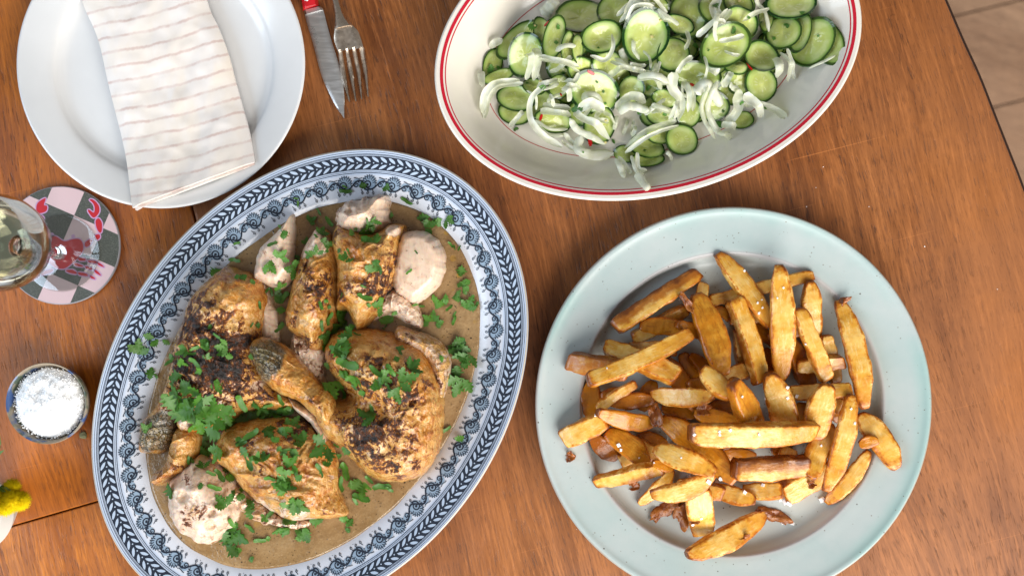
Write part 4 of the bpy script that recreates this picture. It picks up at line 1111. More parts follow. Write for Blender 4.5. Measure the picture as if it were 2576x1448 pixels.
chip('T1', 795, 1285, 1320, 1300, 160, 'w', .12, -.04, label='plump wedge lying level below the long slanting stick')
chip('T2', 690, 1265, 1215, 1245, 130, 's', .1, label='level chip passing behind two pale upright wedges')
chip('T4', 230, 660, 860, 620, 180, 's', .05, -.02, label='chip with one bright cream face and a deep red-brown side', dark=1.1)
chip('T3', 1170, 790, 1225, 1170, 215, 's', -.05, label='short broad cream chip standing beside the brown crisp scraps')
chip('T3', 800, 890, 1330, 720, 160, 'w', .02, -.06, label='curved golden wedge arching over the lower front of the heap')
# top layer
chip('T1', 275, 1175, 1125, 790, 140, 's', .02, -.03, label='long slanting pale stick lying across the upper left of the heap')
chip('T2', 105, 110, 545, 710, 180, 'w', .05, .05, label='curved wedge standing furthest up the plate, sprinkled with salt')
chip('T2', 250, 480, 470, 1180, 150, 's', -.05, .04, label='curved pale stick leaning in the middle of the heap')
chip('T2', 620, 205, 630, 1165, 200, 'w', -.08, .03, label='tallest straight pale wedge in the heap')
chip('T2', 1130, 490, 1350, 1390, 180, 'w', .15, .02, label='long wedge with a dark curled tip along the right side of the heap')
chip('T1', 1200, 1075, 1490, 1310, 170, 'w', .02, -.04, label='pale wedge tucked against the glossy blistered wedge')
chip('T2', 240, 1160, 450, 1660, 225, 'k', -.15, label='glossy blistered skin-on wedge in the middle of the heap')
chip('T2', 530, 1100, 720, 1660, 225, 'w', -.05, .03, label='broad pale wedge between the blistered wedge and the round-ended one')
chip('T2', 1000, 1185, 890, 1640, 230, 'w', -.12, label='stout cream wedge with a rounded upright end')
chip('T4', 1235, 40, 1020, 840, 165, 'w', .08, .02, label='slim wedge with a dark red tip, pale ridge along its middle')
chip('T3', 345, 210, 840, 290, 145, 'k', -.15, -.04, label='level orange wedge whose end is hidden by a dark red crisp')
chip('T3', 815, 480, 1330, 680, 180, 'w', .05, .04, label='orange-backed wedge with salt grains, below the long level stick')
chip('T4', -120, 372, 925, 345, 180, 's', -.1, -.02, label='long level pale stick lying on top of the whole heap')
chip('T3', 1100, 1375, 1735, 1030, 200, 'w', -.1, -.05, label='lone pale wedge lying in front of the heap on the plate rim')

# crisp scraps
def crisp(t, x, y, sx, sy, rot, seed, label, dz=.002):
    u_, v_ = uv(t, x, y); z = .02
    for _ in range(3): p = P(u_, v_, z); z = float(fheap.get(p.x, p.y)) + dz
    r_ = random.Random(seed); n_ = 26; k = TILE[t][2] * S; vs, fs = [], []
    for s_ in (1, -1):
        for j in range(5):
            f = (j + .2) / 4.2
            for i in range(n_):
                a = 2 * PI * i / n_; rr = 1 + .38 * noise.noise((math.cos(a) * 1.6 + seed, math.sin(a) * 1.6, 0)) + .25 * noise.noise((math.cos(a) * 5 + seed, math.sin(a) * 5, 3))
                X, Y = f * rr * math.cos(a) * sx * k / 2, f * rr * math.sin(a) * sy * k / 2
                Z = .0035 * noise.noise((X * 130 + seed, Y * 130, 1)) + .0022 * noise.noise((X * 320 + seed, Y * 320, 4)) + .003 * f * f * math.cos(2 * a + seed) + s_ * .0006
                vs.append((X, Y, Z))
    b = 5 * n_
    for j in range(4):
        for i in range(n_):
            i2 = (i + 1) % n_
            fs.append((j * n_ + i, (j + 1) * n_ + i, (j + 1) * n_ + i2, j * n_ + i2)); fs.append((b + j * n_ + i, b + j * n_ + i2, b + (j + 1) * n_ + i2, b + (j + 1) * n_ + i))
    fs.append(tuple(range(n_))); fs.append(tuple(b + i for i in reversed(range(n_))))
    for i in range(n_): i2 = (i + 1) % n_; fs.append((4 * n_ + i, b + 4 * n_ + i, b + 4 * n_ + i2, 4 * n_ + i2))
    o = obj('potato_crisp', new_mesh('potato_crisp', vs, fs, M['crisp'])); p = P(u_, v_, z); o.location = p; o.rotation_euler = (rng.uniform(-.2, .2), rng.uniform(-.2, .2), rot)
    tag(o, label, 'crisp')
crisp('T3', 900, 990, 290, 120, .7, 1, 'twisted brown strip of fried skin curling on the plate well')
crisp('T3', 1050, 1040, 130, 270, 0, 2, 'dark glossy curled skin scrap beside the short broad cream chip')
crisp('T3', 650, 795, 130, 70, .1, 3, 'small dark brown crumb under the burnt-ended chip', .001)
crisp('T3', 1165, 1060, 100, 90, .4, 4, 'small red-brown scrap stuck on the short broad cream chip', .0005)
crisp('T3', 122, 545, 80, 90, .9, 5, 'lone ragged orange crumb on the rim of the pale blue plate', .001)
crisp('T4', 560, 1030, 330, 120, -.35, 6, 'ragged brown fried scrap lying behind the lone front wedge')
crisp('T3', 830, 210, 100, 220, .1, 7, 'dark red curled crisp standing on the heap', .003)
crisp('T1', 1110, 540, 250, 60, -.9, 8, 'twisted thin brown skin strip laid across the widest wedge', .001)
crisp('T4', 885, 775, 90, 60, .2, 9, 'tiny brown flake at the lower edge of the heap', .001)
crisp('T1', 1260 - 20, 1400, 120, 110, .2, 10, 'crusty blistered knob on a reddish chip end', .002)
crisp('T4', 330, 1210, 90, 40, .3, 11, 'dark flake peeping out below the lone front wedge', .0005)
crisp('T2', 1150, 505, 110, 60, .5, 12, 'dark curled tip lying on the long right-hand wedge', .0008)

# salt on the chips
bm = bmesh.new(); bmesh.ops.create_cube(bm, size=1.0)
for v in bm.verts: v.co = v.co + Vector((rng.uniform(-.2, .2), rng.uniform(-.2, .2), rng.uniform(-.15, .15)))
salt_me = bpy.data.meshes.new('salt_flake'); bm.to_mesh(salt_me); bm.free(); salt_me.materials.append(M['salt'])
bpy.context.view_layer.update()
ftree, fown = bvh_of(chip_objs + [fplate_o])
def flake(u_, v_, size, tree_, label, group, name='salt_flake'):
    loc, nrm, fi, d_ = look(tree_, u_, v_)
    if loc is None: return
    o = obj(name, salt_me); o.location = loc + nrm * size * .2; o.scale = (size, size * rng.uniform(.6, 1), size * rng.uniform(.25, .5))
    o.rotation_mode = 'QUATERNION'
    o.rotation_quaternion = nrm.to_track_quat('Z', 'Y') @ Matrix.Rotation(rng.uniform(0, 6.28), 3, 'Z').to_quaternion()
    tag(o, label, 'salt', group)
for t, x, y, s_ in [('T3', 525, 455, 40), ('T3', 545, 495, 30), ('T3', 1110, 710, 34), ('T3', 1270, 755, 40), ('T3', 1335, 760, 40), ('T3', 1370, 730, 36), ('T3', 1210, 1058, 26), ('T3', 1140, 1110, 28), ('T3', 335, 210, 26), ('T3', 1155, 368, 24), ('T3', 1360, 345, 22), ('T3', 1450, 330, 24), ('T4', 665, 920, 60), ('T4', 700, 935, 46), ('T4', 968, 905, 54), ('T4', 620, 910, 30), ('T4', 330, 845, 36), ('T4', 480, 785, 34), ('T4', 130, 735, 30), ('T4', 445, 365, 24), ('T4', 205, 330, 22), ('T4', 120, 370, 22), ('T4', 960, 460, 22), ('T4', 685, 215 - 150, 28), ('T4', 760, 50, 30), ('T2', 435, 520, 24), ('T2', 475, 560, 20), ('T2', 445, 605, 22), ('T2', 325, 255, 22), ('T2', 650, 395, 20), ('T2', 835, 860, 18), ('T2', 500, 1310, 24), ('T2', 305, 1295, 20), ('T2', 680, 1220, 30), ('T4', 720, 1100, 34), ('T4', 640, 1100, 26), ('T3', 695, 560, 16), ('T3', 820, 600, 16), ('T3', 1045, 560, 16), ('T2', 600, 480, 16), ('T2', 470, 495, 16), ('T1', 1030, 495, 18), ('T1', 430, 1060, 14), ('T4', 1208, 155, 22), ('T4', 1240, 275, 22)]:
    flake(*uv(t, x, y), s_ * .30395 * S * .8, ftree, 'white salt flake sprinkled at or near ' + anchored(t, x, y, CHIP_AN), 'salt flakes on the potato chips')

# ------------------------------------------------------------------ cucumber and fennel salad
sheap = Heap(dish)
NSL = [0]
def cucumber(t, x, y, ra, rb, rot=0, tone=.2, label=None, curl=None, lift=0.0, thick=.0026, conf=.45):
    r_ = random.Random(NSL[0] * 5 + 3); NSL[0] += 1
    k = TILE[t][2] * S; u_, v_ = uv(t, x, y); NR, NA = 9, 44
    z = .02
    for _ in range(2): p = P(u_, v_, z); z = float(sheap.get(p.x, p.y)) + .002
    kk = k * (1 - z / H) * 1.06; ra, rb = ra * kk, rb * kk; a_ = math.radians(-rot); ca, sa = math.cos(a_), math.sin(a_)
    pts = []
    for j in range(NR + 1):
        f = (j / NR) ** .8
        for i in range(NA):
            th = 2 * PI * i / NA; w_ = 1 + .035 * noise.noise((math.cos(th) * 1.5 + NSL[0], math.sin(th) * 1.5, 0)) + .008 * math.sin(th * 19)
            pts.append((f * w_ * math.cos(th), f * w_ * math.sin(th), f))
    pts = np.array(pts); lx, ly = pts[:, 0] * ra, pts[:, 1] * rb
    gx, gy = p.x + lx * ca - ly * sa, p.y + lx * sa + ly * ca
    h = sheap.get(gx, gy)
    A = np.c_[gx - p.x, gy - p.y, np.ones(len(gx))]; co_ = np.linalg.lstsq(A, h, rcond=None)[0]
    g_ = np.hypot(co_[0], co_[1]); mx = .55
    if g_ > mx: co_[:2] *= mx / g_
    pl_ = A @ co_; res_ = h - pl_
    off = np.percentile(res_, 82)
    zz = pl_ + off * (1 - conf) + np.clip(res_, -.006, .010) * conf
    # smooth the drape over the slice
    Z = zz.reshape(NR + 1, NA)
    for _ in range(6):
        Z = (Z + np.roll(Z, 1, 1) + np.roll(Z, -1, 1)) / 3
        Z[1:-1] = (Z[:-2] + Z[1:-1] * 2 + Z[2:]) / 4
    Z[0] = Z[0].mean(); zz = Z.reshape(-1)
    cu = r_.uniform(-.35, .5) if curl is None else curl
    cd = r_.uniform(0, PI)
    q = pts[:, 0] * math.cos(cd) + pts[:, 1] * math.sin(cd)
    zz = zz + cu * min(ra, rb) * q * q * .9 + .0009 * np.sin(q * 4 + NSL[0]) + lift
    nv = len(pts); th_ = thick
    c = Vector((p.x, p.y, float(zz.mean())))
    vs = [(gx[i] - c.x, gy[i] - c.y, zz[i] + th_ - c.z) for i in range(nv)] + [(gx[i] - c.x, gy[i] - c.y, zz[i] - c.z) for i in range(nv)]
    fs, ms = [], []
    for j in range(NR):
        for i in range(NA):
            i2 = (i + 1) % NA
            q_ = (j * NA + i, (j + 1) * NA + i, (j + 1) * NA + i2, j * NA + i2)
            if j == 0: q_ = (i, NA + i, NA + i2)
            fs.append(q_); fs.append(tuple(nv + e for e in reversed(q_))); ms += [0, 0]
    for i in range(NA):
        i2 = (i + 1) % NA; fs.append((NR * NA + i, nv + NR * NA + i, nv + NR * NA + i2, NR * NA + i2)); ms.append(1)
    me = new_mesh('cucumber_slice', vs, fs, [M['cucumber_flesh'], M['cucumber_skin']])
    me.polygons.foreach_set('material_index', ms)
    ul = me.uv_layers.new(name='UVMap'); r0 = r_.uniform(0, 6)
    cr, sr = math.cos(r0), math.sin(r0)
    for lp_ in me.loops:
        i = lp_.vertex_index % nv
        ul.data[lp_.index].uv = (pts[i, 0] * cr - pts[i, 1] * sr, pts[i, 0] * sr + pts[i, 1] * cr)
    fattr(me, 'tone', [tone] * (2 * nv)); sharpen(me, 50)
    sheap.stamp(gx, gy, zz + th_, 2)
    o = obj('cucumber_slice', me, loc=c)
    if label: tag(o, label, 'cucumber slice')
    else: tag(o, ('narrow ' if min(ra, rb) < .6 * max(ra, rb) else 'round ') + ('dark olive' if tone > .6 else 'olive green' if tone > .3 else 'bright green') + ' cucumber slice partly covered, beside ' + anchored(t, x, y, SALAD_AN), 'cucumber slice', 'overlapping cucumber slices in the salad')
    return o
def shave(t, pts, w, label=None, lift=.003):
    """wide shavings come as two or three slivers lying side by side"""
    if w < 52 or (w < 92 and rng.random() < .45): return fennel(t, pts, w, label, lift)
    nsp = 2
    for q in range(nsp):
        off = (q - (nsp - 1) / 2) * w * .86 / nsp; d_ = (pts[-1][0] - pts[0][0], pts[-1][1] - pts[0][1]); l_ = math.hypot(*d_); nx, ny = -d_[1] / l_, d_[0] / l_
        j = lambda a: rng.uniform(-a, a)
        pp = [(x + nx * off + j(12), y + ny * off + j(12)) for x, y in pts]
        fennel(t, pp, w * rng.uniform(.62, .9) / nsp * 1.25, label if q == 0 else None, lift)
def fennel(t, pts, w, label=None, lift=.003, roll=None, conf=.8):
    r_ = random.Random(NSL[0] * 7 + 1); NSL[0] += 1
    k = TILE[t][2] * S; NL, NW = 26, 5
    P2 = np.array([uv(t, *q) for q in pts]); P2 = np.vstack([2 * P2[0] - P2[1], P2, 2 * P2[-1] - P2[-2]])
    cl = []
    m_ = len(pts) - 1
    for i in range(NL + 1):
        f = i / NL * m_; s_ = min(m_ - 1, int(f)); tt = f - s_; p0, p1, p2, p3 = P2[s_:s_ + 4]
        cl.append(.5 * ((2 * p1) + (-p0 + p2) * tt + (2 * p0 - 5 * p1 + 4 * p2 - p3) * tt * tt + (-p0 + 3 * p1 - 3 * p2 + p3) * tt ** 3))
    z = .03
    for _ in range(2):
        q = P(*cl[NL // 2], z); z = float(sheap.get(q.x, q.y)) + .003
    C = np.array([P(u_, v_, z)[:2] for u_, v_ in cl]); T = np.gradient(C, axis=0); T /= np.linalg.norm(T, axis=1)[:, None] + 1e-9; N_ = np.c_[-T[:, 1], T[:, 0]]
    wd = w * k * (1 - z / H) * .92; ro = r_.uniform(-.6, .6) if roll is None else roll
    ph = r_.uniform(0, 6); tp0, tp1 = r_.uniform(.35, 1.0), r_.uniform(.3, .9)
    gx, gy, gf, gs = [], [], [], []
    for i in range(NL + 1):
        f = i / NL; wf = min(1, tp0 + f * 3.5, tp1 + (1 - f) * 3.5) * (1 + .12 * math.sin(f * 5 + ph))
        wf *= .35 + .65 * min(1, (f + .012) / .10, (1 - f + .012) / .10) ** .6
        wf *= 1 + .10 * noise.noise((f * 9, ph, 0))
        for j in range(NW + 1):
            s_ = j / NW * 2 - 1
            gx.append(C[i, 0] + N_[i, 0] * s_ * wd / 2 * wf); gy.append(C[i, 1] + N_[i, 1] * s_ * wd / 2 * wf); gf.append(f); gs.append(s_)
    gx, gy, gf, gs = map(np.array, (gx, gy, gf, gs))
    h = sheap.get(gx, gy).reshape(NL + 1, NW + 1); hc = np.sort(h, 1)[:, -2]
    for _ in range(5): hc = np.maximum(hc * .5 + .5 * np.convolve(np.pad(hc, 2, 'edge'), np.ones(5) / 5, 'valid'), 0)
    zc = np.repeat(hc, NW + 1) * conf + (1 - conf) * hc.max()
    rl = ro * np.sin(gf * PI * 1.2 + ph * .3)
    zz = zc + .0006 + lift * np.sin(PI * gf) + rl * gs * wd / 2 * .5 + .24 * wd * (gs ** 2 - .4) * r_.choice((1, 1, -1)) + .0005 * np.sin(gf * 9 + ph) + np.array([.0016 * noise.noise((gx[i] * 140, gy[i] * 140, ph)) for i in range(len(gx))])
    nv = len(gx); th_ = .0006; c = Vector((float(gx.mean()), float(gy.mean()), float(zz.mean())))
    vs = [(gx[i] - c.x, gy[i] - c.y, zz[i] + th_ - c.z) for i in range(nv)] + [(gx[i] - c.x, gy[i] - c.y, zz[i] - c.z) for i in range(nv)]
    fs = []; m2 = NW + 1
    for i in range(NL):
        for j in range(NW):
            q = (i * m2 + j, (i + 1) * m2 + j, (i + 1) * m2 + j + 1, i * m2 + j + 1); fs.append(q); fs.append(tuple(nv + e for e in reversed(q)))
        for j in (0, NW):
            q = (i * m2 + j, (i + 1) * m2 + j, nv + (i + 1) * m2 + j, nv + i * m2 + j); fs.append(q if j else tuple(reversed(q)))
    for i in (0, NL):
        for j in range(NW):
            q = (i * m2 + j, i * m2 + j + 1, nv + i * m2 + j + 1, nv + i * m2 + j); fs.append(q if not i else tuple(reversed(q)))
    me = new_mesh('fennel_shaving', vs, fs, M['fennel'])
    bm = bmesh.new(); bm.from_mesh(me); bmesh.ops.recalc_face_normals(bm, faces=bm.faces[:]); bm.to_mesh(me); bm.free()
    ul = me.uv_layers.new(name='UVMap')
    for lp_ in me.loops:
        i = lp_.vertex_index % nv; ul.data[lp_.index].uv = (gs[i] * .5, gf[i])
    fattr(me, 'along', np.r_[gf, gf]); sharpen(me, 60)
    sheap.stamp(gx, gy, zz + th_, 1)
    o = obj('fennel_shaving', me, loc=c)
    if label: tag(o, label, 'fennel')
    else: tag(o, ('narrow' if wd < .005 else 'broad') + (' curved' if len(pts) > 2 else ' straight') + ' white fennel shaving beside ' + anchored(t, *pts[len(pts) // 2], SALAD_AN), 'fennel', 'fennel shavings in the salad')
    return o

# hidden middle of the heap, seen through the gaps
for i in range(64):
    a = rng.uniform(0, 2 * PI); f = math.sqrt(rng.random()) * .92
    x_, y_ = math.cos(a) * f * .128, math.sin(a) * f * .062
    X_, Y_ = dish.world_xy(x_ + .004, y_ - .004)
    uu, vv = X_ / (S * .965) + CU, NV - Y_ / (S * .965)
    cucumber('U', uu, vv, rng.uniform(34, 50), rng.uniform(28, 42), rng.uniform(0, 180), rng.uniform(.4, .9))
CUC = [('S1', 1055, 130, 165, 128, -8, .75, 'large dull olive cucumber slice at the back of the salad, beside the dish wall'), ('S1', 1290, 70, 110, 120, 20, .7), ('S1', 1570, 60, 95, 75, 0, .8), ('S2', 430, 100, 115, 150, -15, .6), ('S2', 600, 60, 100, 100, 0, .75), ('S2', 760, 40, 110, 90, 0, .75),
 ('S1', 460, 450, 62, 120, 15, .5), ('S1', 630, 290, 165, 85, -38, .55, 'long-looking slanted cucumber slice leaning on the left end of the heap'), ('S1', 800, 240, 58, 125, -12, .35), ('S1', 880, 260, 72, 150, 14, .35), ('S1', 975, 340, 50, 110, 5, .45), ('S1', 1040, 330, 40, 90, 0, .5),
 ('S1', 610, 770, 110, 80, 15, .3), ('S1', 620, 670, 132, 92, 12, .15, 'bright cucumber slice low at the left end beneath a bent fennel strip'), ('S1', 500, 520, 110, 40, -20, .4), ('S1', 740, 590, 78, 60, 20, .2),
 ('S2', 1380, 290, 80, 165, -15, .45), ('S2', 1270, 290, 125, 158, 20, .45, 'big olive cucumber slice leaning at the far right end of the heap'), ('S2', 1190, 220, 62, 140, 10, .5), ('S2', 1070, 230, 105, 112, 0, .35),
 ('S2', 950, 130, 42, 110, 5, .4), ('S2', 1110, 50, 160, 112, -5, .0, 'bright pale cucumber slice at the back right of the heap'), ('S1', 910, 600, 70, 70, 0, .75), ('S1', 870, 830, 125, 75, 10, .25), ('S1', 1080, 470, 105, 75, 10, .2), ('S1', 1230, 460, 105, 80, -20, .15),
 ('S2', 490, 520, 155, 85, 12, .7), ('S2', 60, 600, 62, 75, 0, .3), ('S2', 180, 590, 75, 70, 20, .75), ('S2', 260, 690, 90, 50, 10, .2), ('S2', 240, 800, 95, 52, 12, .2), ('S2', 790, 560, 95, 75, -10, .25), ('S2', 750, 460, 85, 60, 0, .2),
 ('S2', 930, 570, 122, 112, 0, .15, 'cucumber slice curled up at its edge near the right of the heap'), ('S2', 920, 400, 122, 112, 0, .1, 'pale cucumber slice with a red chilli piece on it'), ('S2', 800, 820, 72, 60, -20, .4), ('S2', 580, 730, 125, 90, 10, .1), ('S2', 430, 780, 80, 90, 0, .3),
 ('S1', 1370, 1050, 85, 62, 5, .25), ('S2', 150, 1090, 115, 52, -5, .1), ('S2', 150, 1000, 118, 85, 15, .05, 'low cucumber slice with visible seeds at the front edge of the heap'), ('S2', 230, 920, 92, 62, 10, .2), ('S2', 380, 960, 112, 100, 15, .30, 'small thick dark-skinned cucumber slice lying apart on the dish front'),
 ('S1', 1190, 850, 105, 125, 20, .12), ('S2', 330, 370, 105, 125, 30, .15, 'cucumber slice folded under the biggest bright one'), ('S1', 680, 410, 112, 132, 8, .08, 'upright bright cucumber slice with thick dark rim at the left of the heap'),
 ('S1', 1200, 270, 145, 105, -20, .15, 'folded cucumber slice curling upward behind the fennel'), ('S2', 780, 170, 132, 112, -15, .05, 'bright cucumber slice tucked behind the big seeded olive one'), ('S1', 1400, 620, 85, 90, 0, .15)]
for c in CUC: cucumber(c[0], c[1], c[2], c[3], c[4], c[5], c[6], c[7] if len(c) > 7 else None)
FEN1 = [('S1', [(900, 0), (850, 60), (800, 110)], 90), ('S1', [(440, 320), (530, 270)], 50), ('S1', [(380, 480), (390, 590)], 50), ('S1', [(1320, 130), (1420, 45), (1560, 10)], 62), ('S1', [(1510, 0), (1500, 90)], 42),
 ('S2', [(0, 110), (70, 25), (190, 20), (290, 90)], 60), ('S2', [(640, 0), (590, 90), (620, 170), (690, 110)], 85), ('S2', [(480, 260), (560, 210), (650, 210)], 42), ('S2', [(880, 0), (940, 70), (980, 220)], 30), ('S2', [(1000, 40), (880, 100), (800, 150)], 32), ('S2', [(560, 255), (620, 240)], 80),
 ('S1', [(1310, 1070), (1350, 1150), (1370, 1210)], 80, 'pale fennel end lying on the dish wall at the front'), ('S1', [(1430, 1050), (1450, 1150), (1500, 1185)], 75), ('S1', [(1450, 1170), (1490, 1250), (1520, 1300)], 58, 'fennel strip stuck across the red line of the dish rim'),
 ('S1', [(1340, 340), (1370, 440)], 55), ('S1', [(1270, 430), (1370, 480), (1500, 470)], 62), ('S1', [(1480, 490), (1560, 540), (1618, 600)], 95), ('S1', [(1250, 520), (1340, 490)], 42), ('S1', [(760, 850), (850, 895), (960, 890)], 62), ('S1', [(800, 740), (900, 750), (1000, 760)], 95),
 ('S1', [(930, 930), (1010, 1000), (1110, 1060)], 72), ('S1', [(1310, 790), (1290, 880)], 32), ('S1', [(1385, 810), (1350, 920)], 28), ('S1', [(1420, 820), (1400, 930)], 24), ('S2', [(80, 850), (50, 930)], 28), ('S2', [(280, 1040), (330, 1085)], 32), ('S1', [(1540, 740), (1618, 745)], 75), ('S2', [(40, 480), (150, 470)], 62),
 ('S2', [(720, 500), (670, 590)], 52), ('S2', [(690, 600), (790, 620)], 50), ('S2', [(1040, 380), (1060, 510)], 60), ('S2', [(1080, 350), (1130, 450), (1160, 530)], 72, 'single pale fennel piece lying off the right side of the heap'), ('S2', [(1260, 460), (1340, 430), (1420, 390)], 18), ('S2', [(230, 420), (200, 500)], 60), ('S2', [(560, 450), (640, 500)], 70)]
for f_ in FEN1: shave(f_[0], f_[1], f_[2], f_[3] if len(f_) > 3 else None)
cucumber('S1', 1490, 275, 150, 168, 15, -.02, 'biggest glossy cucumber slice on top of the salad heap', curl=.10)
cucumber('S2', 370, 175, 100, 62, 18, -.05, 'small curled glossy slice beside the biggest cucumber slice')
cucumber('S2', 670, 335, 180, 130, -32, .45, 'big olive-toned cucumber slice with clear seeds, leaning over brighter ones', curl=.1)
cucumber('S1', 1150, 650, 165, 130, 10, .05, 'round bright cucumber slice in the middle, half under a fennel flake')
FEN2 = [('S1', [(660, 555), (520, 580), (430, 660), (400, 790)], 92, 'wide bent fennel strip hanging down at the left end of the heap'), ('S1', [(720, 340), (740, 430), (720, 520)], 110, 'chunky fennel piece on top of the upright left cucumber slice'), ('S1', [(790, 420), (900, 465), (1055, 490)], 62), ('S1', [(900, 555), (850, 590), (780, 590)], 65),
 ('S1', [(805, 610), (720, 700), (720, 830), (800, 930), (935, 1000)], 46, 'long thin curved fennel ribbon looping down the left front'), ('S1', [(670, 770), (580, 860)], 38), ('S1', [(850, 640), (880, 720)], 30), ('S1', [(1055, 700), (1140, 675), (1225, 735)], 135, 'flat white fennel flake on the middle cucumber slice'), ('S1', [(1010, 780), (1060, 830), (1150, 880), (1260, 945)], 112),
 ('S1', [(1060, 930), (1040, 1020), (1130, 1055), (1290, 1035)], 72), ('S2', [(0, 1010), (150, 920), (370, 840)], 78, 'longest straight fennel strip, slanting along the front of the salad'), ('S1', [(1300, 760), (1400, 705), (1515, 745)], 135, 'broad ruffled fennel piece in the front middle of the heap'), ('S1', [(1120, 400), (1220, 425), (1272, 350), (1270, 240)], 32),
 ('S2', [(310, 530), (310, 620), (380, 700), (365, 820)], 72), ('S2', [(400, 570), (440, 650), (450, 760)], 78), ('S2', [(480, 630), (560, 575), (690, 690)], 80), ('S2', [(570, 610), (530, 740), (580, 850), (640, 930)], 84, 'pointed curved fennel strip in the knot at the right front'), ('S2', [(735, 650), (750, 760), (690, 855)], 78),
 ('S2', [(780, 730), (900, 730), (1000, 770), (1060, 835)], 52, 'slender fennel strip reaching out over the bare dish on the right'), ('S2', [(800, 655), (880, 710), (950, 790)], 70), ('S2', [(630, 890), (735, 910)], 95), ('S2', [(170, 740), (260, 765), (350, 770)], 75), ('S2', [(90, 530), (200, 560), (290, 595)], 85), ('S2', [(360, 690), (340, 790)], 60), ('S1', [(930, 640), (990, 700)], 50)]
for i in range(24):
    a = rng.uniform(0, 2 * PI); f = math.sqrt(rng.random()); x_, y_ = math.cos(a) * f * .105 - .01, math.sin(a) * f * .045 - .012
    X_, Y_ = dish.world_xy(x_, y_); uu, vv = X_ / (S * .965) + CU, NV - Y_ / (S * .965); d_ = rng.uniform(0, 2 * PI); l_ = rng.uniform(14, 34); b_ = rng.uniform(-14, 14)
    fennel('U', [(uu - math.cos(d_) * l_, vv - math.sin(d_) * l_), (uu - math.sin(d_) * b_, vv + math.cos(d_) * b_), (uu + math.cos(d_) * l_, vv + math.sin(d_) * l_)], rng.uniform(6, 15))
for f_ in FEN2: shave(f_[0], f_[1], f_[2], f_[3] if len(f_) > 3 else None, lift=.005)

bpy.context.view_layer.update()
salad = [o for o in COL.objects if o.name.startswith(('cucumber_slice', 'fennel_shaving'))]
stree, sown = bvh_of(salad + [o for o in dish_o.children if o.name.startswith('bowl')])
bm = bmesh.new(); bmesh.ops.create_cube(bm, size=1); bmesh.ops.bevel(bm, geom=bm.edges[:], offset=.18, segments=2, affect='EDGES')
chil_me = bpy.data.meshes.new('chilli_piece'); bm.to_mesh(chil_me); bm.free(); chil_me.materials.append(M['chilli'])
for t, x, y, s_, lab in [('S1', 790, 800, 48, 'small red chilli piece left of the middle fennel flake'), ('S1', 1125, 962, 75, 'largest red chilli slice at the front of the salad'), ('S1', 1130, 495, 60, 'red chilli sliver between cucumber slices behind the middle one'), ('S1', 832, 165, 50, 'red chilli sliver at the back left of the salad'), ('S2', 850, 455, 66, 'red chilli square on the pale right-hand cucumber slice'), ('S2', 465, 582, 50, 'red chilli piece peeping from the fennel knot'), ('S1', 930, 645, 30, 'tiny orange-red chilli speck beside a dark slice')]:
    loc, nrm, fi, d_ = look(stree, *uv(t, x, y)); k = s_ * .369 * S
    o = obj('chilli_piece', chil_me); o.location = loc + nrm * .0006; o.scale = (k * .9, k * .36, .0011); o.rotation_mode = 'QUATERNION'
    o.rotation_quaternion = nrm.to_track_quat('Z', 'Y') @ Matrix.Rotation(rng.uniform(0, 3), 3, 'Z').to_quaternion(); tag(o, lab, 'chilli')
for i, (t, x, y, s_) in enumerate([('S1', 1050, 750, 80), ('S2', 635, 850, 90), ('S1', 735, 190, 60), ('S1', 905, 190, 36), ('S1', 895, 295, 40), ('S1', 450, 480, 60), ('S1', 500, 470, 40), ('S1', 940, 500, 44), ('S1', 700, 570, 30), ('S1', 1215, 625, 26), ('S1', 1225, 705, 26), ('S1', 1050, 855, 30), ('S1', 1280, 960, 36), ('S1', 1075, 1035, 24), ('S1', 1460, 775, 24), ('S1', 790, 590, 50), ('S2', 620, 40, 60), ('S2', 740, 215, 50), ('S2', 565, 345, 20), ('S2', 1110, 180, 44), ('S2', 1320, 245, 26), ('S2', 1020, 265, 36), ('S2', 950, 740, 30), ('S2', 270, 780, 36), ('S2', 100, 770, 20), ('S2', 130, 1030, 20), ('S2', 800, 700, 34), ('S2', 480, 320, 40), ('S2', 840, 120, 26), ('S2', 1210, 90, 50), ('S2', 925, 160, 30), ('S1', 1170, 560, 24), ('S1', 1180, 330, 22), ('S1', 620, 880, 40), ('S2', 160, 600, 44), ('S1', 1500, 1030, 22), ('S2', 670, 760, 24)]):
    loc, nrm, fi, d_ = look(stree, *uv(t, x, y)); k = s_ * .369 * S
    o = obj('herb_fleck', rng.choice(LEAF['C'])); o.location = loc + nrm * .0009; o.scale = (k, k, k); o.rotation_mode = 'QUATERNION'
    o.rotation_quaternion = nrm.to_track_quat('Z', 'Y') @ Matrix.Rotation(rng.uniform(0, 6), 3, 'Z').to_quaternion()
    tag(o, 'dark green herb fleck on the salad beside ' + anchored(t, x, y, SALAD_AN), 'herb', 'herb flecks on the salad')
bm = bmesh.new(); bmesh.ops.create_icosphere(bm, subdivisions=1, radius=.5); seed_me = bpy.data.meshes.new('seed'); bm.to_mesh(seed_me); bm.free(); seed_me.materials.append(M['pale_seed'])
for t, x, y in [('S1', 1545, 255), ('S1', 1228, 822), ('S1', 745, 180), ('S2', 775, 10), ('S2', 180, 250), ('S2', 245, 135), ('S1', 1225, 975), ('S1', 785, 555)]:
    loc, nrm, fi, d_ = look(stree, *uv(t, x, y)); o = obj('chilli_seed', seed_me); o.location = loc + nrm * .0008; o.scale = (.0032, .0026, .0014)
    tag(o, 'tiny pale yellow chilli seed stuck on the salad by ' + anchored(t, x, y, SALAD_AN), 'seed', 'chilli seeds on the salad')

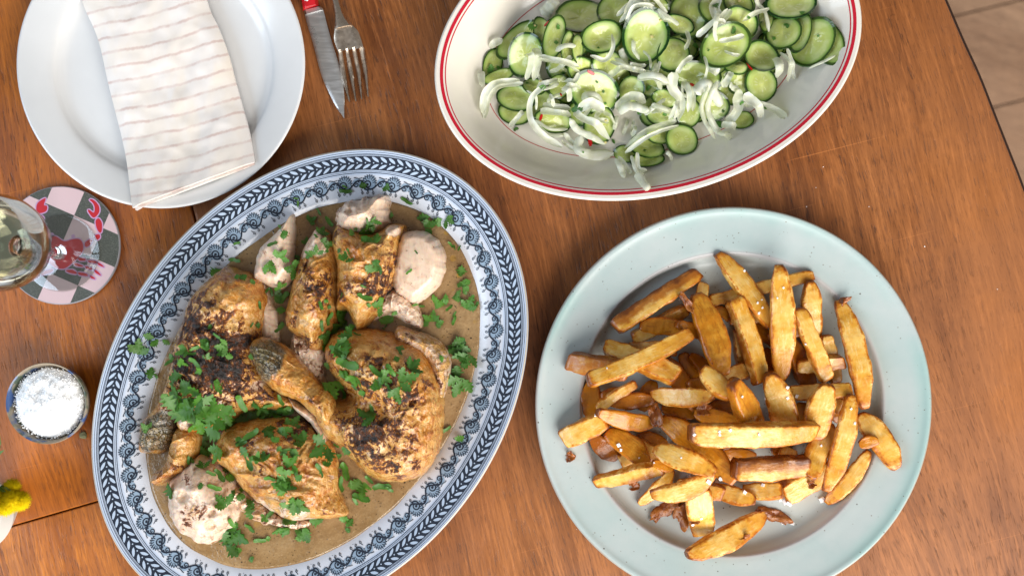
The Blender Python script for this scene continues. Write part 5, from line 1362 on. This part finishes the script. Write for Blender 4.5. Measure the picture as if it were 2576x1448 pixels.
# ------------------------------------------------------------------ napkin
def napkin():
    Lp = [(150, -260), (172, -120), (199, 0), (240, 100), (268, 225), (297, 335), (318, 430), (334, 529)]
    Rp = [(440, -320), (478, -150), (515, 0), (540, 60), (570, 140), (598, 245), (622, 330), (643, 413)]
    NL, NW = 90, 44
    def samp(pp, f):
        f = f * (len(pp) - 1); i = min(len(pp) - 2, int(f)); t = f - i
        q = [pp[max(0, i - 1)], pp[i], pp[i + 1], pp[min(len(pp) - 1, i + 2)]]; q = [np.array(a, float) for a in q]
        return .5 * ((2 * q[1]) + (-q[0] + q[2]) * t + (2 * q[0] - 5 * q[1] + 4 * q[2] - q[3]) * t * t + (-q[0] + 3 * q[1] - 3 * q[2] + q[3]) * t ** 3)
    root = empty('napkin', (plate.c.x, plate.c.y, .0), 'folded white cloth napkin with thin pinkish stripes lying across the dinner plate', 'napkin')
    def layer(name, zoff, th, shrink, vmax, uvo):
        vs, fs, uvs = [], [], []
        for i in range(NL + 1):
            f = i / NL * vmax; l, r = samp(Lp, f), samp(Rp, f)
            for j in range(NW + 1):
                s_ = j / NW; sq = shrink + (1 - 2 * shrink) * s_
                p_ = l + (r - l) * sq
                p_ = p_ + np.array([1.5 * noise.noise((f * 9, s_ * 2, zoff * 99)), 0])
                w_ = P(p_[0], p_[1], .024)
                hp = max(.0075, float(plate.height_at(np.array([w_.x]), np.array([w_.y]))[0]))
                mid = .0135 + .0085 * max(0, (f - .72) / .28) ** 1.3
                base = max(hp, mid * .92) * .35 + mid * .65
                dome = 1 - abs(2 * s_ - 1) ** 7
                cr_ = 1 - abs(noise.noise((p_[0] * .010 + p_[1] * .006, p_[1] * .010 - p_[0] * .004, 8)))
                z_ = base + zoff + th * dome + .0006 * (cr_ ** 8 - .3) * dome + .0016 * noise.noise((p_[0] * .012, p_[1] * .012, 1)) * dome + .0009 * noise.noise((p_[0] * .035, p_[1] * .03, 5)) * dome
                z_ = max(z_, hp + .0008 + zoff * .3)
                vs.append((w_.x - plate.c.x, w_.y - plate.c.y, z_)); uvs.append((p_[0] / 340., (p_[1] - .0 + (p_[0] - 400) * (.27 - .05 * f) - 12 * math.sin(s_ * PI)) / 690. + uvo))
        m2 = NW + 1; nv = len(vs)
        for i in range(NL):
            for j in range(NW): fs.append((i * m2 + j, (i + 1) * m2 + j, (i + 1) * m2 + j + 1, i * m2 + j + 1))
        per = [i * m2 for i in range(NL + 1)] + [NL * m2 + j for j in range(1, m2)] + [i * m2 + NW for i in range(NL - 1, -1, -1)] + [j for j in range(NW - 1, 0, -1)]
        b = len(vs)
        for e in per:
            x_, y_, z_ = vs[e]; hp = float(plate.height_at(np.array([x_ + plate.c.x]), np.array([y_ + plate.c.y]))[0])
            vs.append((x_, y_, max(z_ - .0045, hp + .0004))); uvs.append(uvs[e])
        for i in range(len(per)): i2 = (i + 1) % len(per); fs.append((per[i], per[i2], b + i2, b + i))
        me = new_mesh(name, vs, fs, M['napkin_cloth'])
        bm = bmesh.new(); bm.from_mesh(me); bmesh.ops.recalc_face_normals(bm, faces=bm.faces[:]); bm.to_mesh(me); bm.free()
        ul = me.uv_layers.new(name='UVMap')
        for lp_ in me.loops: ul.data[lp_.index].uv = uvs[lp_.vertex_index]
        sharpen(me, 50); me.update()
        if sum(p.normal.z for p in me.polygons) < 0: me.flip_normals()
        return obj(name, me, root)
    layer('under_fold', 0, .004, .012, 1.0, .021)
    layer('top_fold', .0035, .0055, .0, .985, 0)
napkin()

# ------------------------------------------------------------------ knife and fork
def ribbon_solid(name, Lp, Rp, zf, th, mat, parent, org, n=40, dome=0.0, nw=8):
    """solid between two outlines (u, v lists of equal length); zf(f) height of the underside, dome raises the middle"""
    vs, fs = [], []
    Lp, Rp = np.array(Lp, float), np.array(Rp, float); m_ = len(Lp) - 1
    def cr(pp, f):
        i = min(m_ - 1, int(f)); t = f - i; q = [pp[max(0, i - 1)], pp[i], pp[i + 1], pp[min(m_, i + 2)]]
        return .5 * ((2 * q[1]) + (-q[0] + q[2]) * t + (2 * q[0] - 5 * q[1] + 4 * q[2] - q[3]) * t * t + (-q[0] + 3 * q[1] - 3 * q[2] + q[3]) * t ** 3)
    top, bot = [], []
    for i in range(n + 1):
        f = i / n; l, r = cr(Lp, f * m_), cr(Rp, f * m_)
        for j in range(nw + 1):
            s_ = j / nw; q = l + (r - l) * s_; e = 1 - (2 * s_ - 1) ** 2
            z = zf(f, s_); p_ = P(q[0], q[1], z)
            top.append((p_.x - org.x, p_.y - org.y, z + th * (.35 + .65 * min(1, e * 3)) + dome * e)); bot.append((p_.x - org.x, p_.y - org.y, z + dome * e * .8))
    nv = len(top); vs = top + bot; m2 = nw + 1
    for i in range(n):
        for j in range(nw):
            q = (i * m2 + j, (i + 1) * m2 + j, (i + 1) * m2 + j + 1, i * m2 + j + 1); fs.append(q); fs.append(tuple(nv + e for e in reversed(q)))
        for j in (0, nw): fs.append((i * m2 + j, (i + 1) * m2 + j, nv + (i + 1) * m2 + j, nv + i * m2 + j))
    for i in (0, n):
        for j in range(nw): fs.append((i * m2 + j, i * m2 + j + 1, nv + i * m2 + j + 1, nv + i * m2 + j))
    me = new_mesh(name, vs, fs, mat)
    bm = bmesh.new(); bm.from_mesh(me); bmesh.ops.recalc_face_normals(bm, faces=bm.faces[:]); bm.to_mesh(me); bm.free()
    sharpen(me, 35)
    return obj(name, me, parent)
def kz(x, y):  # tile of the cutlery: full px 1180.. scale 2.785
    return (1180 + x / 2.785) / 1.5907, (y / 2.785) / 1.5907
ko = P(*kz(330, 600), 0)
kn = empty('table_knife', (ko.x, ko.y, 0), 'small pointed steel knife with a red riveted handle beside the white plate', 'knife')
bl_o = ribbon_solid('blade', [kz(*q) for q in [(112, 178), (150, 320), (200, 480), (250, 680), (310, 880), (390, 1060), (470, 1210), (547, 1322)]], [kz(*q) for q in [(318, 118), (355, 270), (400, 430), (450, 590), (500, 760), (540, 960), (553, 1150), (551, 1322)]],
             lambda f, s_: .0008 + .0030 * (1 - f), .0012, M['blade_steel'], kn, ko)
ribbon_solid('bolster', [kz(100, 130), kz(106, 155), kz(112, 180)], [kz(290, 84), kz(308, 100), kz(319, 122)], lambda f, s_: .0030, .0034, M['blade_steel'], kn, ko, 8)
ribbon_solid('handle', [kz(*q) for q in [(-200, -900), (-120, -600), (-30, -260), (40, -60), (80, 60), (88, 120), (104, 136)]], [kz(*q) for q in [(60, -960), (120, -640), (200, -300), (250, -80), (262, 20), (268, 66), (270, 86)]],
             lambda f, s_: .0008, .0085, M['red_handle'], kn, ko, 30, .0028)
bm = bmesh.new(); bmesh.ops.create_uvsphere(bm, u_segments=20, v_segments=10, radius=1)
me = bpy.data.meshes.new('rivet'); bm.to_mesh(me); bm.free(); me.materials.append(M['blade_steel'])
for q in ((126, -10), (70, -330)):
    o = obj('rivet', me, kn); p_ = P(*kz(*q), .0125); o.location = (p_.x - ko.x, p_.y - ko.y, .0122); o.scale = (.0022, .0022, .0006)
# faint engraved script on the blade
bpy.context.view_layer.update()
btree, bown = bvh_of([bl_o])
eng, engf = [], []
r_ = random.Random(5)
for i in range(12):
    x_, y_ = 190 + i * 5.4, 300 + i * 18
    for k_ in range(3):
        pts_ = [(x_ + r_.uniform(-26, 26), y_ + r_.uniform(-9, 9)) for _ in range(3)]
        L_ = []
        for a in pts_:
            h_, n_, fi, d_ = look(btree, *kz(*a))
            if h_ is None: break
            L_.append(h_ + Vector((0, 0, .00012)))
        if len(L_) < 3: continue
        for a, b in zip(L_, L_[1:]):
            d = (b - a); 
            if d.length < 1e-6: continue
            s_ = Vector((-d.y, d.x, 0)).normalized() * .00008; e0 = len(eng)
            eng += [a - s_ - ko, a + s_ - ko, b + s_ - ko, b - s_ - ko]; engf.append((e0, e0 + 1, e0 + 2, e0 + 3))
obj('engraving', new_mesh('engraving', eng, engf, M['etch'], False), kn)['kind'] = 'stuff'

fo = P(*kz(600, 450), 0)
fk = empty('fork', (fo.x, fo.y, 0), 'worn silver four-tined fork lying beside the red-handled knife', 'fork')
def fz(f, s_): return .0175 - .0135 * f
ribbon_solid('neck', [kz(*q) for q in [(330, -500), (380, -240), (412, -20), (440, 110), (449, 210), (446, 330)]], [kz(*q) for q in [(420, -520), (450, -260), (488, -20), (520, 100), (560, 195), (640, 290)]], lambda f, s_: .006 + .009 * math.sin(min(1, f * 1.0) * PI * .5), .0022, M['fork_silver'], fk, fo, 30, .0012)
ribbon_solid('head', [kz(*q) for q in [(449, 205), (446, 300), (436, 400), (440, 460), (455, 510), (482, 580)]], [kz(*q) for q in [(563, 200), (640, 285), (700, 350), (725, 410), (745, 470), (765, 540)]], lambda f, s_: .0145 - .0035 * f - .0015 * (1 - (2 * s_ - 1) ** 2) * f, .0020, M['fork_silver'], fk, fo, 24, .0)
for l0, l1, r0, r1, m0, m1 in [((478, 565), (600, 1140), (525, 560), (622, 1138), (515, 850), (570, 850)), ((562, 555), (672, 1134), (600, 545), (690, 1132), (606, 850), (655, 850)), ((636, 545), (738, 1112), (678, 530), (756, 1110), (690, 830), (736, 830)), ((712, 530), (810, 1086), (768, 535), (828, 1084), (768, 820), (815, 820))]:
    ribbon_solid('tine', [kz(*l0), kz((l0[0] * .5 + m0[0] * .5), (l0[1] + m0[1]) / 2), kz(*m0), kz(*l1)], [kz(*r0), kz((r0[0] + m1[0]) / 2, (r0[1] + m1[1]) / 2), kz(*m1), kz(*r1)], lambda f, s_: .0108 - .0092 * f - .002 * math.sin(PI * f), .0020, M['fork_silver'], fk, fo, 20, .0, 4)

# ------------------------------------------------------------------ coaster with crab
cc = P(152.5, 617, .004)
cst = empty('drinks_coaster', (cc.x, cc.y, 0), 'round checked pink and grey coaster with a red crab printed on it', 'coaster')
def lathe(name, prof, mat, parent, n=64, cap0=True, cap1=True):
    vs, fs = [], []
    for r, z in prof:
        for k in range(n): vs.append((r * math.cos(2 * PI * k / n), r * math.sin(2 * PI * k / n), z))
    for j in range(len(prof) - 1):
        for k in range(n): k2 = (k + 1) % n; fs.append((j * n + k, j * n + k2, (j + 1) * n + k2, (j + 1) * n + k))
    if cap0: fs.append(tuple(reversed(range(n))))
    if cap1: fs.append(tuple((len(prof) - 1) * n + k for k in range(n)))
    me = new_mesh(name, vs, fs, mat); bm = bmesh.new(); bm.from_mesh(me); bmesh.ops.recalc_face_normals(bm, faces=bm.faces[:]); bm.to_mesh(me); bm.free()
    sharpen(me, 40)
    return obj(name, me, parent)
CR = .0548
lathe('base', [(CR * .985, .0003), (CR, .0010), (CR, .0034), (CR * .99, .0040)], M['coaster_edge'], cst, 96)
lathe('printed_face', [(CR * .985, .0040), (CR * .985, .0042)], M['coaster_check'], cst, 96, False)
def cz(x, y):  # zoom tile 0,700 .. 700,1300 scale 2.413
    p_ = P((x / 2.413) / 1.5907, (700 + y / 2.413) / 1.5907, .0042); return (p_.x - cc.x, p_.y - cc.y)
def flat(name, pts, z, mat, grow=0.0, smooth_n=40):
    q = catmull_closed([cz(*p_) for p_ in pts], smooth_n)
    if grow:
        e = np.roll(q, -1, 0) - np.roll(q, 1, 0); nrm = np.c_[e[:, 1], -e[:, 0]]; nrm /= np.linalg.norm(nrm, axis=1)[:, None] + 1e-9
        ar = (q[:, 0] * np.roll(q[:, 1], -1) - np.roll(q[:, 0], -1) * q[:, 1]).sum()
        q = q + nrm * grow * (1 if ar > 0 else -1)
    bm = bmesh.new(); vs = [bm.verts.new((a, b, z)) for a, b in q]
    f = bm.faces.new(vs); f.normal_update()
    if f.normal.z < 0: f.normal_flip()
    bmesh.ops.triangulate(bm, faces=[f])
    me = bpy.data.meshes.new(name); bm.to_mesh(me); bm.free(); me.materials.append(mat)
    return obj(name, me, cst)
CRAB = [('crab_shell', [(470, 630), (530, 590), (620, 640), (700, 620), (770, 620), (805, 680), (790, 750), (720, 830), (640, 895), (590, 905), (530, 890), (450, 820), (420, 740), (430, 680)]),
 ('crab_claw', [(365, 270), (440, 225), (425, 290), (455, 300), (445, 350), (380, 370), (352, 340)]), ('crab_claw', [(865, 240), (900, 240), (950, 290), (960, 350), (930, 400), (895, 410), (850, 350), (860, 335), (905, 365), (915, 320), (900, 275)]),
 ('crab_arm', [(925, 440), (955, 420), (985, 470), (980, 550), (955, 550), (930, 500)]), ('crab_arm', [(925, 580), (960, 575), (965, 605), (940, 625), (915, 610)]), ('crab_arm', [(825, 650), (880, 618), (890, 645), (850, 690), (825, 690)]), ('crab_arm', [(395, 400), (425, 420), (420, 500), (390, 500)]),
 ('crab_leg', [(760, 800), (815, 805), (825, 825), (770, 825)]), ('crab_leg', [(850, 825), (920, 830), (930, 850), (870, 845)]), ('crab_leg', [(945, 845), (985, 865), (1005, 890), (955, 870)]), ('crab_leg', [(725, 850), (790, 870), (800, 885), (730, 875)]), ('crab_leg', [(825, 880), (880, 895), (895, 915), (840, 905)]), ('crab_leg', [(915, 915), (950, 935), (975, 970), (925, 945)]), ('crab_leg', [(640, 920), (700, 915), (740, 940), (730, 955), (660, 940)]), ('crab_leg', [(760, 940), (830, 950), (845, 975), (770, 965)]), ('crab_leg', [(870, 970), (905, 985), (920, 1005), (880, 995)]),
 ('crab_leg', [(400, 940), (470, 915), (510, 910), (500, 935), (410, 965)]), ('crab_leg', [(330, 970), (375, 950), (380, 980), (330, 1000)]), ('crab_leg', [(380, 860), (430, 850), (430, 880), (385, 885)])]
for nm, pts_ in CRAB: flat('crab_outline', pts_, .00432, M['crab_lilac'], .0011)
for nm, pts_ in CRAB: flat(nm, pts_, .00444, M['crab_red'])
flat('crab_eye', [(690, 590), (710, 575), (722, 590), (715, 605), (697, 605)], .00432, M['crab_lilac'], .0004)
flat('crab_eye', [(480, 575), (500, 560), (520, 575), (515, 600), (485, 600)], .00432, M['crab_lilac'], .0004)

# wine glass -------------------------------------------------------
gp = P(153.5, 637, .0055)
wg = empty('wine_glass', (gp.x, gp.y, .0045), 'stemmed wine glass of pale white wine standing on the crab coaster', 'glass')
lathe('foot', [(.0005, .0), (.0335, .0), (.0352, .0005), (.0354, .0011), (.0345, .0016), (.026, .0024), (.014, .0040), (.008, .0068)], M['clear_glass'], wg, 80, True, False)
lathe('stem', [(.0078, .0068), (.0060, .0095), (.0046, .016), (.0040, .030), (.0038, .045), (.0042, .058), (.0060, .066), (.0085, .0705), (.0060, .0735), (.0004, .0745)], M['solid_glass'], wg, 40, True, True)
bowl_out = [(.0088, .0705), (.0190, .0760), (.0300, .0860), (.0370, .0980), (.0395, .1100), (.0393, .1210), (.0380, .1330), (.0366, .1440)]
bowl_in = [(r - .0009, z) for r, z in reversed(bowl_out[1:])] + [(.006, .0745), (.0005, .0742)]
lathe('bowl', bowl_out + [(.0362, .1448), (.0358, .1440)] + bowl_in, M['clear_glass'], wg, 80, False, True)
wp = [(.0005, .0748), (.0055, .0750), (.0176, .0772), (.0286, .0868), (.0356, .0984), (.0381, .1100), (.0380, .1180), (.0372, .1186)]
wn = empty('white_wine', (gp.x, gp.y, .0045), 'pale yellow white wine filling the stemmed glass', 'wine')
lathe('liquid', wp, M['white_wine'], wn, 80, True, True)

# ------------------------------------------------------------------ salt bowl
sp = P(115.4, 1014, .03)
sb = lathe('salt_bowl', [(.0180, .0003), (.0200, .0003), (.0205, .002), (.0290, .008), (.0350, .018), (.0368, .0285), (.0362, .0298), (.0350, .0290), (.0330, .020), (.0270, .011), (.0160, .0055), (.0005, .005)], M['painted_stoneware'], None, 72, True, True)
sb.location = (sp.x, sp.y, 0); tag(sb, 'small glazed blue and brown pottery bowl full of salt', 'bowl')
salt_root = empty('salt_heap', (sp.x, sp.y, 0), 'heap of coarse white salt flakes in the small pottery bowl', 'salt')
vs, fs = [], []
n, nr = 64, 26
for j in range(nr + 1):
    f = 1 - j / nr
    for k in range(n):
        t = 2 * PI * k / n; r = .0318 * f * (1 + .04 * noise.noise((math.cos(t) * 4, math.sin(t) * 4, 2)))
        x, y = r * math.cos(t), r * math.sin(t)
        z = .0215 + .0135 * (1 - f * f) ** .8 + .0026 * noise.fractal((x * 170, y * 170, 2), 1, 2, 3) * (1 if j else 0) - .005 * math.exp(-((x + .004) ** 2 + (y - .011) ** 2) / .00004)
        vs.append((x, y, z))
for j in range(nr):
    for k in range(n): k2 = (k + 1) % n; fs.append((j * n + k, j * n + k2, (j + 1) * n + k2, (j + 1) * n + k))
b = len(vs)
for k in range(n): t = 2 * PI * k / n; vs.append((.026 * math.cos(t), .026 * math.sin(t), .0125))
for k in range(n): k2 = (k + 1) % n; fs.append((b + k, b + k2, k2, k))
fs.append(tuple(b + k for k in reversed(range(n))))
sme = new_mesh('salt_mound', vs, fs, M['salt'])
obj('salt_mound', sme, salt_root)
cv, cf = [], []
cube = [Vector(q) for q in ((-1, -1, -1), (1, -1, -1), (1, 1, -1), (-1, 1, -1), (-1, -1, 1), (1, -1, 1), (1, 1, 1), (-1, 1, 1))]
cfc = [(0, 3, 2, 1), (4, 5, 6, 7), (0, 1, 5, 4), (1, 2, 6, 5), (2, 3, 7, 6), (3, 0, 4, 7)]
for _ in range(1300):
    a = rng.uniform(0, 2 * PI); f = math.sqrt(rng.random()); r = .0330 * f
    x, y = r * math.cos(a), r * math.sin(a); z = .0222 + .0135 * (1 - f * f) ** .8 + rng.uniform(-.0004, .0018) - .005 * math.exp(-((x + .004) ** 2 + (y - .011) ** 2) / .00004)
    R_ = Matrix.Rotation(rng.uniform(0, 6), 3, 'Z') @ Matrix.Rotation(rng.uniform(-1.2, 1.2), 3, 'X') @ Matrix.Rotation(rng.uniform(-1.2, 1.2), 3, 'Y')
    s_ = rng.uniform(.00018, .00055); e = Vector((s_, s_ * rng.uniform(.6, 1), s_ * rng.uniform(.3, .7))); b = len(cv)
    cv += [tuple(R_ @ Vector((q.x * e.x, q.y * e.y, q.z * e.z)) + Vector((x, y, z))) for q in cube]; cf += [tuple(b + i for i in q) for q in cfc]
obj('salt_crystals', new_mesh('salt_crystals', cv, cf, M['salt'], False), salt_root)['kind'] = 'stuff'

# ------------------------------------------------------------------ vase and flower at the left edge
vp = P(-66, 1290, .055)
vz = lathe('bud_vase', [(.012, .0003), (.014, .001), (.0215, .02), (.0295, .04), (.0345, .054), (.0300, .066), (.014, .075), (.010, .083), (.0115, .088), (.0100, .088), (.0085, .083), (.0005, .07)], M['vase_white'], None, 64)
vz.location = (vp.x, vp.y, 0); tag(vz, 'round white ceramic bud vase holding yellow blossom', 'vase')
fr_ = empty('yellow_flower', (vp.x, vp.y, .07), 'fluffy yellow blossom sprig with green leaves in the white vase', 'flower')
def fluff(name, u_, v_, z, rad, npom, seed):
    r_ = random.Random(seed); vs, fs = [], []
    c = P(u_, v_, z) - fr_.location
    for _ in range(npom):
        d = Vector((r_.gauss(0, 1), r_.gauss(0, 1), r_.gauss(0, .7))).normalized() * rad * r_.uniform(.2, .7); pc = c + d; pr_ = rad * r_.uniform(.55, .75)
        for _ in range(1100):
            n_ = Vector((r_.gauss(0, 1), r_.gauss(0, 1), r_.gauss(0, 1))).normalized(); t_ = n_.orthogonal().normalized() * pr_ * .035; s_ = n_.cross(t_).normalized() * pr_ * .035
            b = len(vs); vs += [pc + n_ * pr_ * .5 + t_, pc + n_ * pr_ * .5 - t_ * .5 + s_, pc + n_ * pr_ * .5 - t_ * .5 - s_, pc + n_ * pr_ * r_.uniform(.8, 1.15)]
            fs += [(b, b + 1, b + 3), (b + 1, b + 2, b + 3), (b + 2, b, b + 3)]
        bm = bmesh.new(); bmesh.ops.create_icosphere(bm, subdivisions=2, radius=pr_ * .72)
        b = len(vs); vs += [v.co + pc for v in bm.verts]; fs += [tuple(b + v.index for v in f.verts) for f in bm.faces]; bm.free()
    obj(name, new_mesh(name, vs, fs, M['flower_yellow']), fr_)['kind'] = 'stuff'
fluff('blossom', 22, 1248, .095, .0150, 7, 3)
fluff('blossom', -28, 1262, .100, .0150, 14, 4)
fluff('blossom', -70, 1240, .105, .012, 12, 5)
def sprig(u0, v0, z0, u1, v1, z1, n_, ln, seed):
    r_ = random.Random(seed); a, b = P(u0, v0, z0), P(u1, v1, z1)
    for i in range(n_):
        f = (i + .5) / n_; base = a + (b - a) * f - fr_.location
        d = ((b - a).normalized() + Vector((r_.uniform(-1, 1), r_.uniform(-1, 1), r_.uniform(-.2, .4)))).normalized(); s_ = d.cross(Vector((0, 0, 1))).normalized() * ln * .16; up = Vector((0, 0, .0004))
        pts_ = [base, base + d * ln * .35 + s_, base + d * ln, base + d * ln * .35 - s_]
        vs = [q + up for q in pts_] + [q - up for q in pts_]
        obj('leaf', new_mesh('leaf', vs, [(0, 1, 2, 3), (7, 6, 5, 4), (0, 4, 5, 1), (1, 5, 6, 2), (2, 6, 7, 3), (3, 7, 4, 0)], M['leaf_green'], False), fr_)
sprig(-70, 1255, .09, 6, 1222, .098, 7, .012, 1)
sprig(-70, 1225, .09, -2, 1122, .10, 9, .013, 2)
sv_, sf_ = [], []
def stem_tube(a, b, r=.0012):
    d = (b - a).normalized(); t_ = d.orthogonal().normalized(); s_ = d.cross(t_); k0 = len(sv_)
    for q in (a, b):
        for k in range(6): sv_.append(q + (t_ * math.cos(k * PI / 3) + s_ * math.sin(k * PI / 3)) * r - fr_.location)
    for k in range(6): k2 = (k + 1) % 6; sf_.append((k0 + k, k0 + k2, k0 + 6 + k2, k0 + 6 + k))
st0 = Vector((vp.x, vp.y, .07))
for q in ((24, 1245, .095), (-28, 1262, .10), (-70, 1240, .105), (-2, 1122, .10), (6, 1222, .098)): stem_tube(st0, P(*q))
obj('stem', new_mesh('stem', sv_, sf_, M['leaf_green']), fr_)

# ------------------------------------------------------------------ crumbs on the table
bm = bmesh.new(); bmesh.ops.create_icosphere(bm, subdivisions=2, radius=.5)
for v in bm.verts: v.co *= 1 + .35 * noise.noise(v.co * 3)
crumb_me = bpy.data.meshes.new('crumb'); bm.to_mesh(crumb_me); bm.free()
m_ = plain('dry_crumb', (.22, .22, .11), .8); crumb_me.materials.append(M['dry_crumb'])
o = obj('herb_crumb', crumb_me); o.location = P(210, 1094, .001); o.scale = (.0075, .0065, .003); tag(o, 'dry grey-green crumb on the table beside the salt bowl', 'crumb')
o = obj('herb_crumb', LEAF['S'][2]); o.location = P(152, 947, .0012); o.scale = (.009, .009, .006); tag(o, 'small green herb shred on the table above the salt bowl', 'crumb')
for u_, v_, s_ in [(2070, 420, 2.0), (2028, 520, 2.0), (1390, 855, 2.0), (2325, 620, 2.2), (2052, 472, 1.6), (2508, 727, 1.8), (1730, 1430, 1.4), (1443, 1303, 1.4), (1450, 1330, 1.2), (2306, 1150, 1.4), (2185, 520, 1.6), (1420, 770, 1.6), (2250, 1060, 1.4)]:
    o = obj('salt_grain', salt_me); k = s_ * .00035; o.scale = (k, k, k * .7); o.location = P(u_, v_, k * .4); o.rotation_euler = (0, 0, rng.uniform(0, 3))
    tag(o, 'stray white salt grain lying on the bare wood of the table', 'salt', 'salt grains on the table')
print('parsley', n_par, 'chips', len(chip_objs), 'script done')
